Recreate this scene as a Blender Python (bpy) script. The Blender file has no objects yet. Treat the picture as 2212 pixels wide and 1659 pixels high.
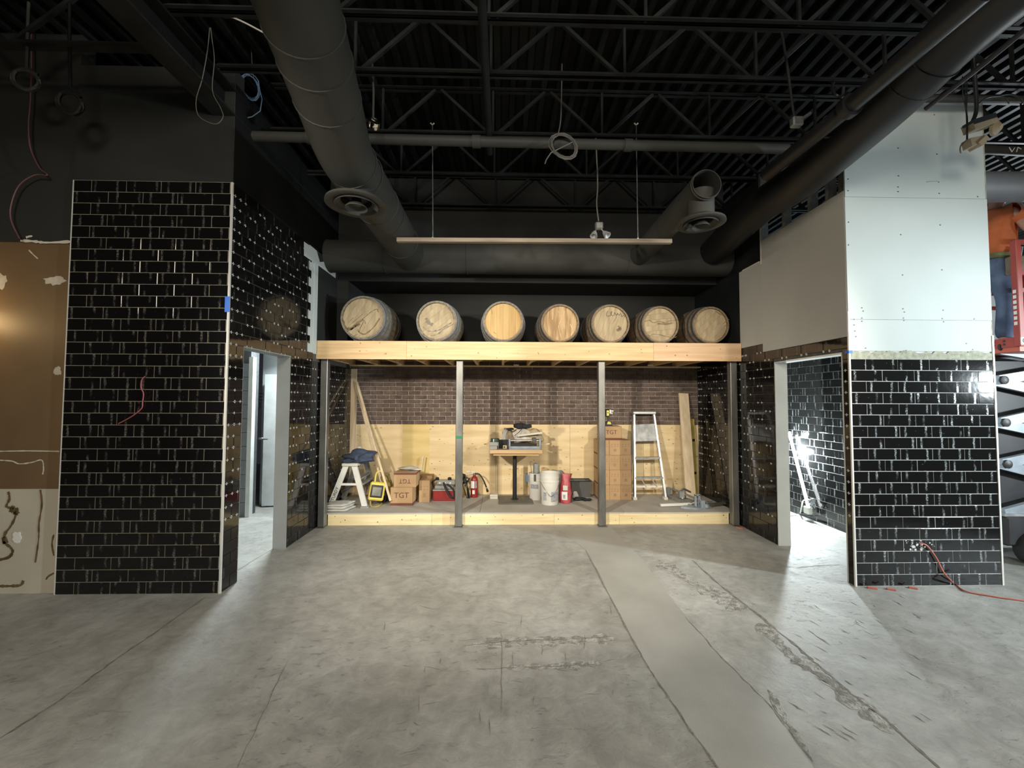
import bpy, bmesh, math, random
from mathutils import Vector, Matrix, Euler
random.seed(7)
C = bpy.context.scene.collection
sc = bpy.context.scene
R_ = math.radians

# ------------------------------------------------------------------ camera
F_PX, PITCH, YAW, ROLL, CAM_H = 882.94, R_(2.245), R_(1.3844), R_(0.2), 1.7027
fw = Vector((math.sin(YAW)*math.cos(PITCH), math.cos(YAW)*math.cos(PITCH), math.sin(PITCH)))
rt = Vector((math.cos(YAW), -math.sin(YAW), 0)); up = rt.cross(fw)
rt, up = rt*math.cos(ROLL)+up*math.sin(ROLL), up*math.cos(ROLL)-rt*math.sin(ROLL)
CAM = Vector((0, 0, CAM_H))
cd = bpy.data.cameras.new('camera'); cam = bpy.data.objects.new('camera', cd); C.objects.link(cam)
cd.sensor_width = 36; cd.sensor_fit = 'HORIZONTAL'; cd.lens = F_PX/2212*36; cd.clip_start = .05
mw = Matrix((rt, up, -fw)).transposed().to_4x4(); mw.translation = CAM
cam.matrix_world = mw; sc.camera = cam
def P(u, v, x=None, y=None, z=None):
    "point of the room seen at pixel u,v on the plane x=, y= or z="
    d = fw*F_PX + rt*(u-1106) - up*(v-829.5)
    t = x/d.x if x is not None else y/d.y if y is not None else (z-CAM_H)/d.z
    return CAM + d*t

# ------------------------------------------------------------------ world, lamps, exposure
w = bpy.data.worlds.new('world'); sc.world = w; w.use_nodes = True
w.node_tree.nodes['Background'].inputs[0].default_value = (.80, .88, 1, 1)
w.node_tree.nodes['Background'].inputs[1].default_value = .022
def lamp(name, kind, loc, energy, col=(1, 1, 1), size=.2, aim=None, spot=None, size_y=None):
    l = bpy.data.lights.new(name, kind); l.energy = energy; l.color = col
    if kind == 'AREA':
        l.size = size
        if size_y: l.shape = 'RECTANGLE'; l.size_y = size_y
    else: l.shadow_soft_size = size
    if spot: l.spot_size = R_(spot); l.spot_blend = .9
    o = bpy.data.objects.new(name, l); C.objects.link(o); o.location = loc
    if aim: o.rotation_euler = (Vector(aim)-Vector(loc)).to_track_quat('-Z', 'Y').to_euler()
    return o
lamp('work_light_left', 'SPOT', (-2.7, .3, 3.1), 1230, (1, .92, .78), .10, (.9, 6.2, .9), 66)
lamp('work_light_right', 'SPOT', (3.62, .7, 3.0), 720, (1, .92, .78), .10, (.2, 6.2, .9), 66)
lamp('site_light_right', 'SPOT', (8.3, .9, 2.0), 1250, (.84, .95, 1.0), .12, (1.9, 4.6, 1.35), 74)
lamp('site_light_right_upper', 'SPOT', (8.4, .86, 3.5), 1400, (.84, .95, 1.0), .12, (.3, 4.7, .2), 52)
lamp('site_light_far', 'POINT', (8.2, 5.9, 3.6), 420, (.86, .95, 1.0), .3)
lamp('room_daylight', 'AREA', (-3.0, 6.2, 2.85), 150, (.86, .96, 1.0), .5, (-2.55, 3.6, 0))
lamp('fill_light_behind', 'AREA', (-.4, -2.6, 4.3), 290, (1, .91, .77), 1.6, (.2, 3, 0))  # added broad warm fill for the foreground, no known lamp there
sc.view_settings.view_transform = 'Standard'; sc.view_settings.look = 'None'
sc.view_settings.exposure = 0; sc.view_settings.gamma = 1; sc.view_settings.use_curve_mapping = False

# ------------------------------------------------------------------ materials
M = {}
def mk(name, col, rough=.6, metal=0, var=.18, scale=6, bump=.0, bscale=60, stretch=(1, 1, 1), col2=None, detail=5, thr=None, emit=0, rvar=.0, spec=.5):
    m = bpy.data.materials.new(name); m.use_nodes = True; nt = m.node_tree; b = nt.nodes['Principled BSDF']
    b.inputs['Roughness'].default_value = rough; b.inputs['Metallic'].default_value = metal
    b.inputs['Specular IOR Level'].default_value = spec
    tc = nt.nodes.new('ShaderNodeTexCoord'); mp = nt.nodes.new('ShaderNodeMapping'); mp.inputs['Scale'].default_value = stretch
    nt.links.new(tc.outputs['Object'], mp.inputs[0])
    oi = nt.nodes.new('ShaderNodeObjectInfo'); ad = nt.nodes.new('ShaderNodeVectorMath'); ad.operation = 'ADD'
    ml = nt.nodes.new('ShaderNodeMath'); ml.operation = 'MULTIPLY'; ml.inputs[1].default_value = 37
    nt.links.new(oi.outputs['Random'], ml.inputs[0]); nt.links.new(mp.outputs[0], ad.inputs[0]); nt.links.new(ml.outputs[0], ad.inputs[1])
    n = nt.nodes.new('ShaderNodeTexNoise'); n.inputs['Scale'].default_value = scale; n.inputs['Detail'].default_value = detail
    nt.links.new(ad.outputs[0], n.inputs['Vector'])
    r = nt.nodes.new('ShaderNodeValToRGB'); nt.links.new(n.outputs['Fac'], r.inputs[0])
    c2 = col2 or tuple(min(1, c*(1+var)) for c in col); c1 = col if col2 else tuple(c*(1-var) for c in col)
    lo, hi = thr or (.3, .7)
    r.color_ramp.elements[0].position = lo; r.color_ramp.elements[1].position = hi
    r.color_ramp.elements[0].color = (*c1, 1); r.color_ramp.elements[1].color = (*c2, 1)
    nt.links.new(r.outputs[0], b.inputs['Base Color'])
    if rvar:
        mr = nt.nodes.new('ShaderNodeMapRange'); mr.inputs[3].default_value = max(.02, rough-rvar); mr.inputs[4].default_value = min(1, rough+rvar)
        nt.links.new(n.outputs['Fac'], mr.inputs[0]); nt.links.new(mr.outputs[0], b.inputs['Roughness'])
    if bump:
        n2 = nt.nodes.new('ShaderNodeTexNoise'); n2.inputs['Scale'].default_value = bscale; n2.inputs['Detail'].default_value = 4
        nt.links.new(ad.outputs[0], n2.inputs['Vector'])
        bp = nt.nodes.new('ShaderNodeBump'); bp.inputs['Strength'].default_value = bump; bp.inputs['Distance'].default_value = .01
        nt.links.new(n2.outputs['Fac'], bp.inputs['Height']); nt.links.new(bp.outputs[0], b.inputs['Normal'])
    if emit:
        b.inputs['Emission Color'].default_value = (*col, 1); b.inputs['Emission Strength'].default_value = emit
    M[name] = m; return m
def node(nt, kind, **kw):
    n = nt.nodes.new(kind)
    for k, v in kw.items():
        if k.startswith('i'): n.inputs[int(k[1:])].default_value = v
        else: setattr(n, k, v)
    return n

# glossy black tile with the dried vertical adhesive smears every tile carries near its ends
def tile_mat(name, smear, srough=.55, base=.006, rough=.07, amount=.75):
    m = bpy.data.materials.new(name); m.use_nodes = True; nt = m.node_tree; L = nt.links; b = nt.nodes['Principled BSDF']
    tc = nt.nodes.new('ShaderNodeTexCoord'); oi = nt.nodes.new('ShaderNodeObjectInfo')
    sx = nt.nodes.new('ShaderNodeSeparateXYZ'); L.new(tc.outputs['Object'], sx.inputs[0])
    rm = node(nt, 'ShaderNodeMath', operation='MULTIPLY_ADD', i1=.05, i2=-.025); L.new(oi.outputs['Random'], rm.inputs[0])
    loc = node(nt, 'ShaderNodeVectorMath', operation='ADD'); r9 = node(nt, 'ShaderNodeMath', operation='MULTIPLY', i1=91.0)
    L.new(oi.outputs['Random'], r9.inputs[0]); L.new(tc.outputs['Object'], loc.inputs[0]); L.new(r9.outputs[0], loc.inputs[1])
    wob = node(nt, 'ShaderNodeTexNoise'); wob.inputs['Scale'].default_value = 30; L.new(loc.outputs[0], wob.inputs['Vector'])
    wm = node(nt, 'ShaderNodeMath', operation='MULTIPLY_ADD', i1=.02, i2=-.01); L.new(wob.outputs['Fac'], wm.inputs[0])
    a = node(nt, 'ShaderNodeMath', operation='ADD'); L.new(sx.outputs[0], a.inputs[0]); L.new(rm.outputs[0], a.inputs[1])
    a2 = node(nt, 'ShaderNodeMath', operation='ADD'); L.new(a.outputs[0], a2.inputs[0]); L.new(wm.outputs[0], a2.inputs[1])
    ab = node(nt, 'ShaderNodeMath', operation='ABSOLUTE'); L.new(a2.outputs[0], ab.inputs[0])
    s = node(nt, 'ShaderNodeMath', operation='SUBTRACT', i1=.098); L.new(ab.outputs[0], s.inputs[0])
    ab2 = node(nt, 'ShaderNodeMath', operation='ABSOLUTE'); L.new(s.outputs[0], ab2.inputs[0])
    mr = node(nt, 'ShaderNodeMapRange', i1=.012, i2=.006); L.new(ab2.outputs[0], mr.inputs[0])
    nz = node(nt, 'ShaderNodeTexNoise'); nz.inputs['Scale'].default_value = 120; nz.inputs['Detail'].default_value = 6; L.new(loc.outputs[0], nz.inputs['Vector'])
    nr = node(nt, 'ShaderNodeMapRange', i1=.36, i2=.66); L.new(nz.outputs['Fac'], nr.inputs[0])
    nb = node(nt, 'ShaderNodeTexNoise'); nb.inputs['Scale'].default_value = 9; L.new(loc.outputs[0], nb.inputs['Vector'])
    nbr = node(nt, 'ShaderNodeMapRange', i1=.38, i2=.6); L.new(nb.outputs['Fac'], nbr.inputs[0])
    p = node(nt, 'ShaderNodeMath', operation='MULTIPLY'); L.new(mr.outputs[0], p.inputs[0]); L.new(nr.outputs[0], p.inputs[1])
    p2 = node(nt, 'ShaderNodeMath', operation='MULTIPLY'); L.new(p.outputs[0], p2.inputs[0]); L.new(nbr.outputs[0], p2.inputs[1])
    p3 = node(nt, 'ShaderNodeMath', operation='MULTIPLY', i1=amount); L.new(p2.outputs[0], p3.inputs[0])
    sp = node(nt, 'ShaderNodeTexNoise'); sp.inputs['Scale'].default_value = 55; sp.inputs['Detail'].default_value = 2; L.new(loc.outputs[0], sp.inputs['Vector'])
    spr = node(nt, 'ShaderNodeMapRange', i1=.74, i2=.80, i4=.40*amount); L.new(sp.outputs['Fac'], spr.inputs[0])
    mxx = node(nt, 'ShaderNodeMath', operation='MAXIMUM'); L.new(p3.outputs[0], mxx.inputs[0]); L.new(spr.outputs[0], mxx.inputs[1])
    mx = node(nt, 'ShaderNodeMix', data_type='RGBA'); mx.inputs[6].default_value = (base, base, base*1.02, 1); mx.inputs[7].default_value = (*smear, 1)
    L.new(mxx.outputs[0], mx.inputs[0]); L.new(mx.outputs[2], b.inputs['Base Color'])
    rr = node(nt, 'ShaderNodeMapRange', i3=rough, i4=srough); L.new(mxx.outputs[0], rr.inputs[0]); L.new(rr.outputs[0], b.inputs['Roughness'])
    wv = node(nt, 'ShaderNodeTexNoise'); wv.inputs['Scale'].default_value = 14; L.new(loc.outputs[0], wv.inputs['Vector'])
    bp = node(nt, 'ShaderNodeBump'); bp.inputs['Strength'].default_value = .05; bp.inputs['Distance'].default_value = .01
    L.new(wv.outputs['Fac'], bp.inputs['Height']); L.new(bp.outputs[0], b.inputs['Normal'])
    M[name] = m
tile_mat('tile', (.30, .29, .26), amount=.55); tile_mat('tile_plain', (.30, .29, .28), amount=.25); tile_mat('tile_right', (.42, .45, .45), amount=.75)

def floor_mat():
    m = bpy.data.materials.new('concrete'); m.use_nodes = True; nt = m.node_tree; L = nt.links; b = nt.nodes['Principled BSDF']
    tc = nt.nodes.new('ShaderNodeTexCoord')
    n1 = node(nt, 'ShaderNodeTexNoise'); n1.inputs['Scale'].default_value = .9; n1.inputs['Detail'].default_value = 6; L.new(tc.outputs['Object'], n1.inputs['Vector'])
    r1 = node(nt, 'ShaderNodeValToRGB'); L.new(n1.outputs['Fac'], r1.inputs[0])
    r1.color_ramp.elements[0].color = (.250, .240, .212, 1); r1.color_ramp.elements[0].position = .32
    r1.color_ramp.elements[1].color = (.400, .395, .366, 1); r1.color_ramp.elements[1].position = .66
    n2 = node(nt, 'ShaderNodeTexNoise'); n2.inputs['Scale'].default_value = 7; n2.inputs['Detail'].default_value = 13; n2.inputs['Roughness'].default_value = .72; n2.inputs['Distortion'].default_value = .4; L.new(tc.outputs['Object'], n2.inputs['Vector'])
    r2 = node(nt, 'ShaderNodeMapRange', i1=.3, i2=.7, i3=.76, i4=1.26); L.new(n2.outputs['Fac'], r2.inputs[0])
    mu = node(nt, 'ShaderNodeVectorMath', operation='MULTIPLY'); L.new(r1.outputs[0], mu.inputs[0]); L.new(r2.outputs[0], mu.inputs[1])
    # gouges left by scraped-off flooring: short streaks, thicker in some areas
    mp = node(nt, 'ShaderNodeMapping'); mp.inputs['Scale'].default_value = (4.0, 7.5, 1); mp.inputs['Rotation'].default_value = (0, 0, -.25); L.new(tc.outputs['Object'], mp.inputs[0])
    n3 = node(nt, 'ShaderNodeTexNoise'); n3.inputs['Scale'].default_value = 3.0; n3.inputs['Detail'].default_value = 11; n3.inputs['Roughness'].default_value = .68; n3.inputs['Distortion'].default_value = .5; L.new(mp.outputs[0], n3.inputs['Vector'])
    n4 = node(nt, 'ShaderNodeTexNoise'); n4.inputs['Scale'].default_value = 1.3; n4.inputs['Detail'].default_value = 2; L.new(tc.outputs['Object'], n4.inputs['Vector'])
    ar = node(nt, 'ShaderNodeMapRange', i1=.42, i2=.58); L.new(n4.outputs['Fac'], ar.inputs[0])
    g = node(nt, 'ShaderNodeMapRange', i1=.58, i2=.72); L.new(n3.outputs['Fac'], g.inputs[0])
    gm = node(nt, 'ShaderNodeMath', operation='MULTIPLY'); L.new(ar.outputs[0], gm.inputs[0]); L.new(g.outputs[0], gm.inputs[1])
    mx = node(nt, 'ShaderNodeMix', data_type='RGBA'); mx.inputs[7].default_value = (.20, .188, .162, 1)
    gm2 = node(nt, 'ShaderNodeMath', operation='MULTIPLY', i1=.75); L.new(gm.outputs[0], gm2.inputs[0])
    L.new(gm2.outputs[0], mx.inputs[0]); L.new(mu.outputs[0], mx.inputs[6])
    # pale scuffs and dust
    n5 = node(nt, 'ShaderNodeTexNoise'); n5.inputs['Scale'].default_value = 2.1; n5.inputs['Detail'].default_value = 9; n5.inputs['Distortion'].default_value = .6; L.new(tc.outputs['Object'], n5.inputs['Vector'])
    d5 = node(nt, 'ShaderNodeMapRange', i1=.58, i2=.72, i4=.55); L.new(n5.outputs['Fac'], d5.inputs[0])
    mx2 = node(nt, 'ShaderNodeMix', data_type='RGBA'); mx2.inputs[7].default_value = (.46, .455, .43, 1)
    L.new(d5.outputs[0], mx2.inputs[0]); L.new(mx.outputs[2], mx2.inputs[6]); L.new(mx2.outputs[2], b.inputs['Base Color'])
    rr = node(nt, 'ShaderNodeMapRange', i3=.42, i4=.75); L.new(n2.outputs['Fac'], rr.inputs[0]); L.new(rr.outputs[0], b.inputs['Roughness'])
    h = node(nt, 'ShaderNodeMath', operation='MULTIPLY_ADD', i1=-.7); L.new(gm.outputs[0], h.inputs[0]); L.new(n2.outputs['Fac'], h.inputs[2])
    bp = node(nt, 'ShaderNodeBump'); bp.inputs['Strength'].default_value = .6; bp.inputs['Distance'].default_value = .012
    L.new(h.outputs[0], bp.inputs['Height']); L.new(bp.outputs[0], b.inputs['Normal'])
    M['concrete'] = m
floor_mat()
mk('patch', (.345, .335, .302), .6, var=.10, scale=2.5, bump=.12, bscale=120)
mk('crack', (.185, .172, .150), .9, var=.35, scale=30, bump=.6, bscale=90)
mk('rough_conc', (.20, .19, .165), .9, scale=22, col2=(.40, .39, .355), bump=.9, bscale=70, detail=8, thr=(.38, .62))
mk('grout', (.27, .25, .195), .8, var=.2, scale=20)
mk('grout_white', (.52, .54, .53), .7, var=.2, scale=20)
mk('thinset', (.075, .075, .07), .9, var=.3, scale=20)
mk('black_paint', (.011, .012, .012), .6, var=.25, scale=2, spec=.15)
mk('wall_black', (.025, .0265, .0250), .7, var=.15, scale=1.5, bump=.03, spec=.25)
mk('duct_paint', (.047, .0475, .043), .6, spec=.25, var=.12, scale=2, rvar=.08)
mk('duct_black', (.010, .0105, .0115), .45, var=.2, scale=2)
mk('deck_paint', (.0105, .0120, .0120), .6, var=.5, scale=2.4, stretch=(1, .25, 1), detail=3, thr=(.40, .62), spec=.12)
mk('steel_paint', (.019, .021, .021), .6, var=.4, scale=4, spec=.15)
mk('galv', (.40, .41, .41), .38, .85, var=.2, scale=30)
mk('steel_tube', (.215, .21, .195), .42, .75, var=.35, scale=7, stretch=(1, 1, .3), rvar=.1)
mk('alu', (.62, .63, .64), .38, .8, var=.12, scale=15)
mk('alu_dull', (.36, .37, .37), .55, .5, var=.3, scale=12)
mk('trim', (.74, .74, .70), .35, .2, var=.06)
mk('gyp', (.40, .395, .365), .85, var=.05, scale=1.6)
mk('gyp_white', (.52, .575, .56), .85, var=.05, scale=1.4, bump=.03)
mk('gyp_cut', (.33, .34, .26), .9, var=.3, scale=25)
mk('gyp_grey', (.27, .28, .275), .85, var=.08, scale=3)
mk('gyp_jamb', (.50, .51, .49), .85, var=.07, scale=3)
mk('brown_paint', (.135, .085, .043), .5, scale=1.1, col2=(.20, .135, .072), bump=.05)
mk('old_white', (.50, .46, .37), .8, var=.12, scale=1.3, bump=.1, bscale=30)
mk('adhesive', (.13, .085, .035), .7, var=.4, scale=12)
mk('plaster', (.55, .50, .42), .8, var=.15, scale=10)
mk('cmu', (.25, .27, .29), .85, var=.08, scale=30, bump=.25, bscale=120)
mk('cmu_joint', (.085, .09, .095), .9, var=.2, scale=20)
mk('duct_grey', (.15, .16, .175), .6, var=.12, scale=3)
mk('cable_dim', (.13, .05, .055), .5)
mk('white_wall', (.74, .79, .80), .7, var=.05, scale=2)
mk('white_door', (.66, .68, .65), .5, scale=5, col2=(.80, .83, .82))
mk('spacer', (.66, .66, .62), .6, var=.1)
mk('brick', (.070, .048, .040), .85, scale=9, col2=(.160, .120, .100), bump=.5, bscale=70, detail=8)
mk('mortar', (.50, .41, .35), .9, var=.15, scale=30, bump=.3)
mk('fir_x', (.60, .385, .18), .55, scale=3.2, col2=(.77, .56, .315), stretch=(.45, 6, 9), detail=4)
mk('fir_pink', (.60, .37, .20), .55, scale=3.2, col2=(.74, .52, .33), stretch=(.45, 6, 9), detail=4)
mk('fir_y', (.56, .39, .20), .6, scale=3.0, col2=(.74, .55, .32), stretch=(7, .5, 7), detail=4)
mk('fir_z', (.60, .46, .29), .6, scale=3.0, col2=(.76, .63, .44), stretch=(7, 7, .5), detail=4)
mk('spruce_x', (.66, .52, .27), .6, scale=3, col2=(.82, .70, .44), stretch=(.5, 5, 6), detail=4)
mk('ply', (.63, .46, .23), .65, scale=2.6, col2=(.82, .67, .42), stretch=(.5, 1, 4), detail=7, thr=(.25, .75))
mk('ply_yellow', (.62, .46, .17), .65, scale=2.6, col2=(.78, .61, .29), stretch=(.5, 1, 3), detail=5)
mk('knot', (.36, .22, .10), .7, var=.3)
mk('screwhead', (.10, .11, .11), .5, var=.1)
mk('deckboard', (.42, .40, .36), .7, var=.12, scale=3, bump=.15, bscale=90)
mk('oak', (.16, .105, .06), .65, scale=4, col2=(.29, .21, .125), stretch=(5, .6, 5), detail=5)
mk('oak_grey', (.155, .125, .09), .75, scale=5, col2=(.29, .25, .19), stretch=(5, .6, 5), detail=5)
mk('head_oak', (.33, .25, .145), .6, scale=6, col2=(.50, .40, .25), stretch=(3, 1, .5), detail=5)
mk('head_warm', (.47, .29, .10), .55, scale=5, col2=(.62, .43, .18), stretch=(4, 1, .35), detail=5)
mk('head_stain', (.34, .205, .09), .6, scale=7, col2=(.54, .38, .20), stretch=(3, 1, .45), detail=6, thr=(.38, .6))
mk('stain', (.20, .145, .075), .75, var=.35, scale=12)
mk('hoop', (.23, .245, .27), .5, .5, var=.25, scale=12)
mk('hoop_dark', (.12, .13, .14), .5, .6, var=.3, scale=12)
mk('ink', (.03, .028, .026), .6)
mk('carton', (.44, .285, .15), .8, var=.10, scale=4)
mk('carton_dark', (.34, .215, .115), .8, var=.12, scale=4)
mk('carton_red', (.155, .05, .042), .75, var=.1)
mk('print_brown', (.13, .055, .04), .7)
mk('tape_brown', (.30, .17, .08), .35)
mk('yellow', (.70, .56, .10), .45, var=.1)
mk('yellow_dull', (.36, .29, .07), .5, var=.2)
mk('glass_dark', (.03, .03, .03), .12)
mk('reflector', (.17, .165, .14), .45, .3)
mk('red', (.27, .022, .022), .35, var=.1)
mk('red_bag', (.36, .035, .05), .45, scale=9, col2=(.52, .12, .14), bump=.4, bscale=14)
mk('white_plastic', (.70, .69, .64), .45, var=.08, scale=6)
mk('label_white', (.74, .74, .70), .6, var=.05)
mk('label_grey', (.33, .34, .36), .6, var=.4, scale=60)
mk('black', (.012, .012, .013), .45)
mk('black_soft', (.020, .021, .024), .85, var=.4, scale=12, bump=.4, bscale=20)
mk('navy', (.03, .042, .075), .9, scale=8, col2=(.06, .078, .125), bump=.5, bscale=18)
mk('cloth_white', (.50, .49, .44), .9, var=.12, scale=5, bump=.4, bscale=14)
mk('paper', (.56, .52, .45), .85, var=.2, scale=9, bump=.5, bscale=12)
mk('kraft', (.45, .36, .22), .85, var=.2, scale=9, bump=.4, bscale=12)
mk('grey_plastic', (.30, .30, .285), .5, var=.15)
mk('grey_dark', (.085, .085, .08), .55, var=.2, scale=4)
mk('steel_blue', (.38, .44, .50), .35, .5, var=.2, scale=10)
mk('light_wood', (.50, .33, .16), .5, scale=4, col2=(.62, .43, .23), stretch=(.5, 4, 6))
mk('base_plate', (.15, .14, .12), .6, .2, var=.2, scale=4)
mk('green', (.03, .22, .09), .4)
mk('green_dark', (.03, .07, .05), .5)
mk('blue_tape', (.05, .17, .62), .6, var=.1)
mk('blue_wire', (.10, .17, .27), .45)
mk('cable_grey', (.12, .115, .105), .5)
mk('cable_white', (.60, .60, .56), .45)
mk('cable_black', (.014, .015, .018), .5)
mk('cable_pink', (.34, .085, .10), .5)
mk('cable_red', (.52, .15, .10), .5)
mk('bar_wood', (.10, .075, .052), .5, scale=3, col2=(.27, .22, .165), stretch=(.5, 5, 5), detail=5)
mk('lamp_beige', (.26, .21, .14), .5, var=.1)
mk('chrome', (.7, .7, .68), .12, 1)
mk('lift_red', (.36, .050, .038), .4, var=.12, scale=5)
mk('lift_orange', (.50, .11, .06), .45, var=.1)
mk('lift_grey', (.36, .41, .46), .4, .2, var=.2, scale=6)
mk('lift_dark', (.030, .030, .032), .5, var=.3)
mk('rubber', (.022, .022, .022), .75, var=.3)
mk('skin', (.50, .27, .20), .55, var=.1, scale=9)
mk('shirt', (.52, .135, .045), .85, var=.18, scale=6, bump=.3, bscale=14)
mk('jeans', (.045, .065, .115), .9, scale=5, col2=(.13, .18, .29), bump=.3, bscale=16)
mk('leather', (.22, .17, .11), .7, var=.3, scale=14)
mk('olive', (.14, .15, .06), .8, var=.2, scale=20)
mk('hair', (.03, .02, .015), .7)
mk('lamp_glow', (.95, 1.0, 1.0), .4, emit=9)
mk('sconce_glow', (1.0, .72, .36), .4, emit=9)
mk('warm_white', (.60, .58, .50), .6, var=.08)
mk('far_white', (.80, .84, .86), .8, var=.04)

# ------------------------------------------------------------------ helpers
ORG = {}
def bez(pts, n=8):
    "smooth path through points"
    pts = [Vector(p) for p in pts]
    if len(pts) < 3: return pts
    out = []
    for i in range(len(pts)-1):
        p0 = pts[max(i-1, 0)]; p1 = pts[i]; p2 = pts[i+1]; p3 = pts[min(i+2, len(pts)-1)]
        for k in range(n):
            t = k/n
            out.append(.5*((2*p1)+(p2-p0)*t+(2*p0-5*p1+4*p2-p3)*t*t+(3*p1-p0-3*p2+p3)*t**3))
    out.append(pts[-1]); return out
class MB:
    def __init__(s, M=None): s.v = []; s.f = []; s.M = M
    def add(s, vs, fs):
        o = len(s.v)
        s.v += [tuple(s.M @ Vector(v)) if s.M else tuple(v) for v in vs]
        s.f += [tuple(i+o for i in f) for f in fs]; return s
    def box(s, a, b):
        "box between two corners"
        x0, x1 = sorted((a[0], b[0])); y0, y1 = sorted((a[1], b[1])); z0, z1 = sorted((a[2], b[2]))
        return s.add([(x0,y0,z0),(x1,y0,z0),(x1,y1,z0),(x0,y1,z0),(x0,y0,z1),(x1,y0,z1),(x1,y1,z1),(x0,y1,z1)],
                     [(3,2,1,0),(4,5,6,7),(0,1,5,4),(1,2,6,5),(2,3,7,6),(3,0,4,7)])
    def cham(s, a, b, c):
        "box with chamfered edges"
        x0, x1 = sorted((a[0], b[0])); y0, y1 = sorted((a[1], b[1])); z0, z1 = sorted((a[2], b[2]))
        bm = bmesh.new(); bmesh.ops.create_cube(bm, size=1)
        for v in bm.verts: v.co = Vector(((x0+x1)/2+v.co.x*(x1-x0), (y0+y1)/2+v.co.y*(y1-y0), (z0+z1)/2+v.co.z*(z1-z0)))
        bmesh.ops.bevel(bm, geom=bm.edges[:], offset=c, segments=1, affect='EDGES')
        s.bm(bm); return s
    def bm(s, bm):
        bm.verts.index_update()
        s.add([v.co.copy() for v in bm.verts], [[v.index for v in f.verts] for f in bm.faces]); bm.free(); return s
    def beam(s, p0, p1, wx, wy, upv=(0, 0, 1)):
        "rectangular bar from p0 to p1"
        p0 = Vector(p0); p1 = Vector(p1); d = (p1-p0).normalized(); u = Vector(upv)
        if abs(d.dot(u)) > .99: u = Vector((1, 0, 0))
        a = d.cross(u).normalized()*wx/2; b = a.cross(d).normalized()*wy/2
        vs = [p0-a-b, p0+a-b, p0+a+b, p0-a+b, p1-a-b, p1+a-b, p1+a+b, p1-a+b]
        return s.add(vs, [(0,3,2,1)[::-1],(4,5,6,7),(0,1,5,4),(1,2,6,5),(2,3,7,6),(3,0,4,7)])
    def tube(s, pts, r, n=8, caps=True):
        pts = [Vector(p) for p in pts]; rs = r if isinstance(r, (list, tuple)) else [r]*len(pts)
        up_ = Vector((0, 0, 1)); vs = []; fs = []; prev = None
        for i, p in enumerate(pts):
            d = (pts[min(i+1, len(pts)-1)]-pts[max(i-1, 0)]).normalized()
            if prev is None:
                a = d.cross(up_ if abs(d.z) < .95 else Vector((1, 0, 0))).normalized()
            else:
                a = (prev-d*prev.dot(d))
                a = a.normalized() if a.length > 1e-6 else d.orthogonal().normalized()
            prev = a; b = d.cross(a)
            for k in range(n):
                t = 2*math.pi*k/n; vs.append(p+(a*math.cos(t)+b*math.sin(t))*rs[i])
        for i in range(len(pts)-1):
            for k in range(n):
                k2 = (k+1) % n; fs.append((i*n+k, i*n+k2, (i+1)*n+k2, (i+1)*n+k))
        if caps: fs.append(tuple(range(n))[::-1]); fs.append(tuple(range((len(pts)-1)*n, len(pts)*n)))
        return s.add(vs, fs)
    def lathe(s, prof, c=(0, 0, 0), axis=(0, 0, 1), n=24, closed=False):
        "profile of (radius, height) pairs turned round an axis"
        ax = Vector(axis).normalized(); a = ax.orthogonal().normalized(); b = ax.cross(a); c = Vector(c); vs = []; fs = []
        for (r, h) in prof:
            for k in range(n):
                t = 2*math.pi*k/n; vs.append(c+ax*h+(a*math.cos(t)+b*math.sin(t))*r)
        m = len(prof)
        for i in range(m-1 if not closed else m):
            for k in range(n):
                k2 = (k+1) % n; j = (i+1) % m; fs.append((i*n+k, i*n+k2, j*n+k2, j*n+k))
        if not closed:
            if prof[0][0] > 1e-5: fs.append(tuple(range(n))[::-1])
            if prof[-1][0] > 1e-5: fs.append(tuple(range((m-1)*n, m*n)))
        return s.add(vs, fs)
    def prism(s, poly, d):
        "polygon of 3-D points swept along d"
        d = Vector(d); n = len(poly); vs = [Vector(p) for p in poly]+[Vector(p)+d for p in poly]
        fs = [tuple(range(n))[::-1], tuple(range(n, 2*n))]+[(i, (i+1) % n, n+(i+1) % n, n+i) for i in range(n)]
        return s.add(vs, fs)
    def blob(s, c, r, seed=0, amp=.2, seg=14, sub=None, freq=3.0):
        "lumpy ellipsoid"
        from mathutils import noise
        bm = bmesh.new(); bmesh.ops.create_uvsphere(bm, u_segments=seg, v_segments=seg*2//3, radius=1)
        for v in bm.verts:
            k = 1+amp*noise.noise(v.co*freq*.5+Vector((seed*7.3, seed*3.1, seed)))*1.6
            v.co = Vector((c[0]+v.co.x*r[0]*k, c[1]+v.co.y*r[1]*k, c[2]+v.co.z*r[2]*k))
        return s.bm(bm)
    def build(s, name, mat, parent=None, smooth=None):
        o_ = ORG.get(parent.name, Vector()) if parent else Vector()
        me = bpy.data.meshes.new(name)
        me.from_pydata([tuple(Vector(v)-o_) for v in s.v], [], s.f)
        bm = bmesh.new(); bm.from_mesh(me); bmesh.ops.recalc_face_normals(bm, faces=bm.faces[:]); bm.to_mesh(me); bm.free()
        me.materials.append(M[mat]); ob = bpy.data.objects.new(name, me); C.objects.link(ob)
        if smooth:
            me.polygons.foreach_set('use_smooth', [True]*len(me.polygons)); me.set_sharp_from_angle(angle=R_(smooth))
        if parent: ob.parent = parent; ORG[ob.name] = o_
        else: ORG[ob.name] = Vector()
        return ob
def tag(o, label, cat, group=None, kind=None):
    o['label'] = label; o['category'] = cat
    if group: o['group'] = group
    if kind: o['kind'] = kind
    return o
def thing(name, label, cat, loc, group=None):
    o = bpy.data.objects.new(name, None); C.objects.link(o); o.location = loc; o.empty_display_size = .1
    ORG[o.name] = Vector(loc); return tag(o, label, cat, group)
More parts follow.
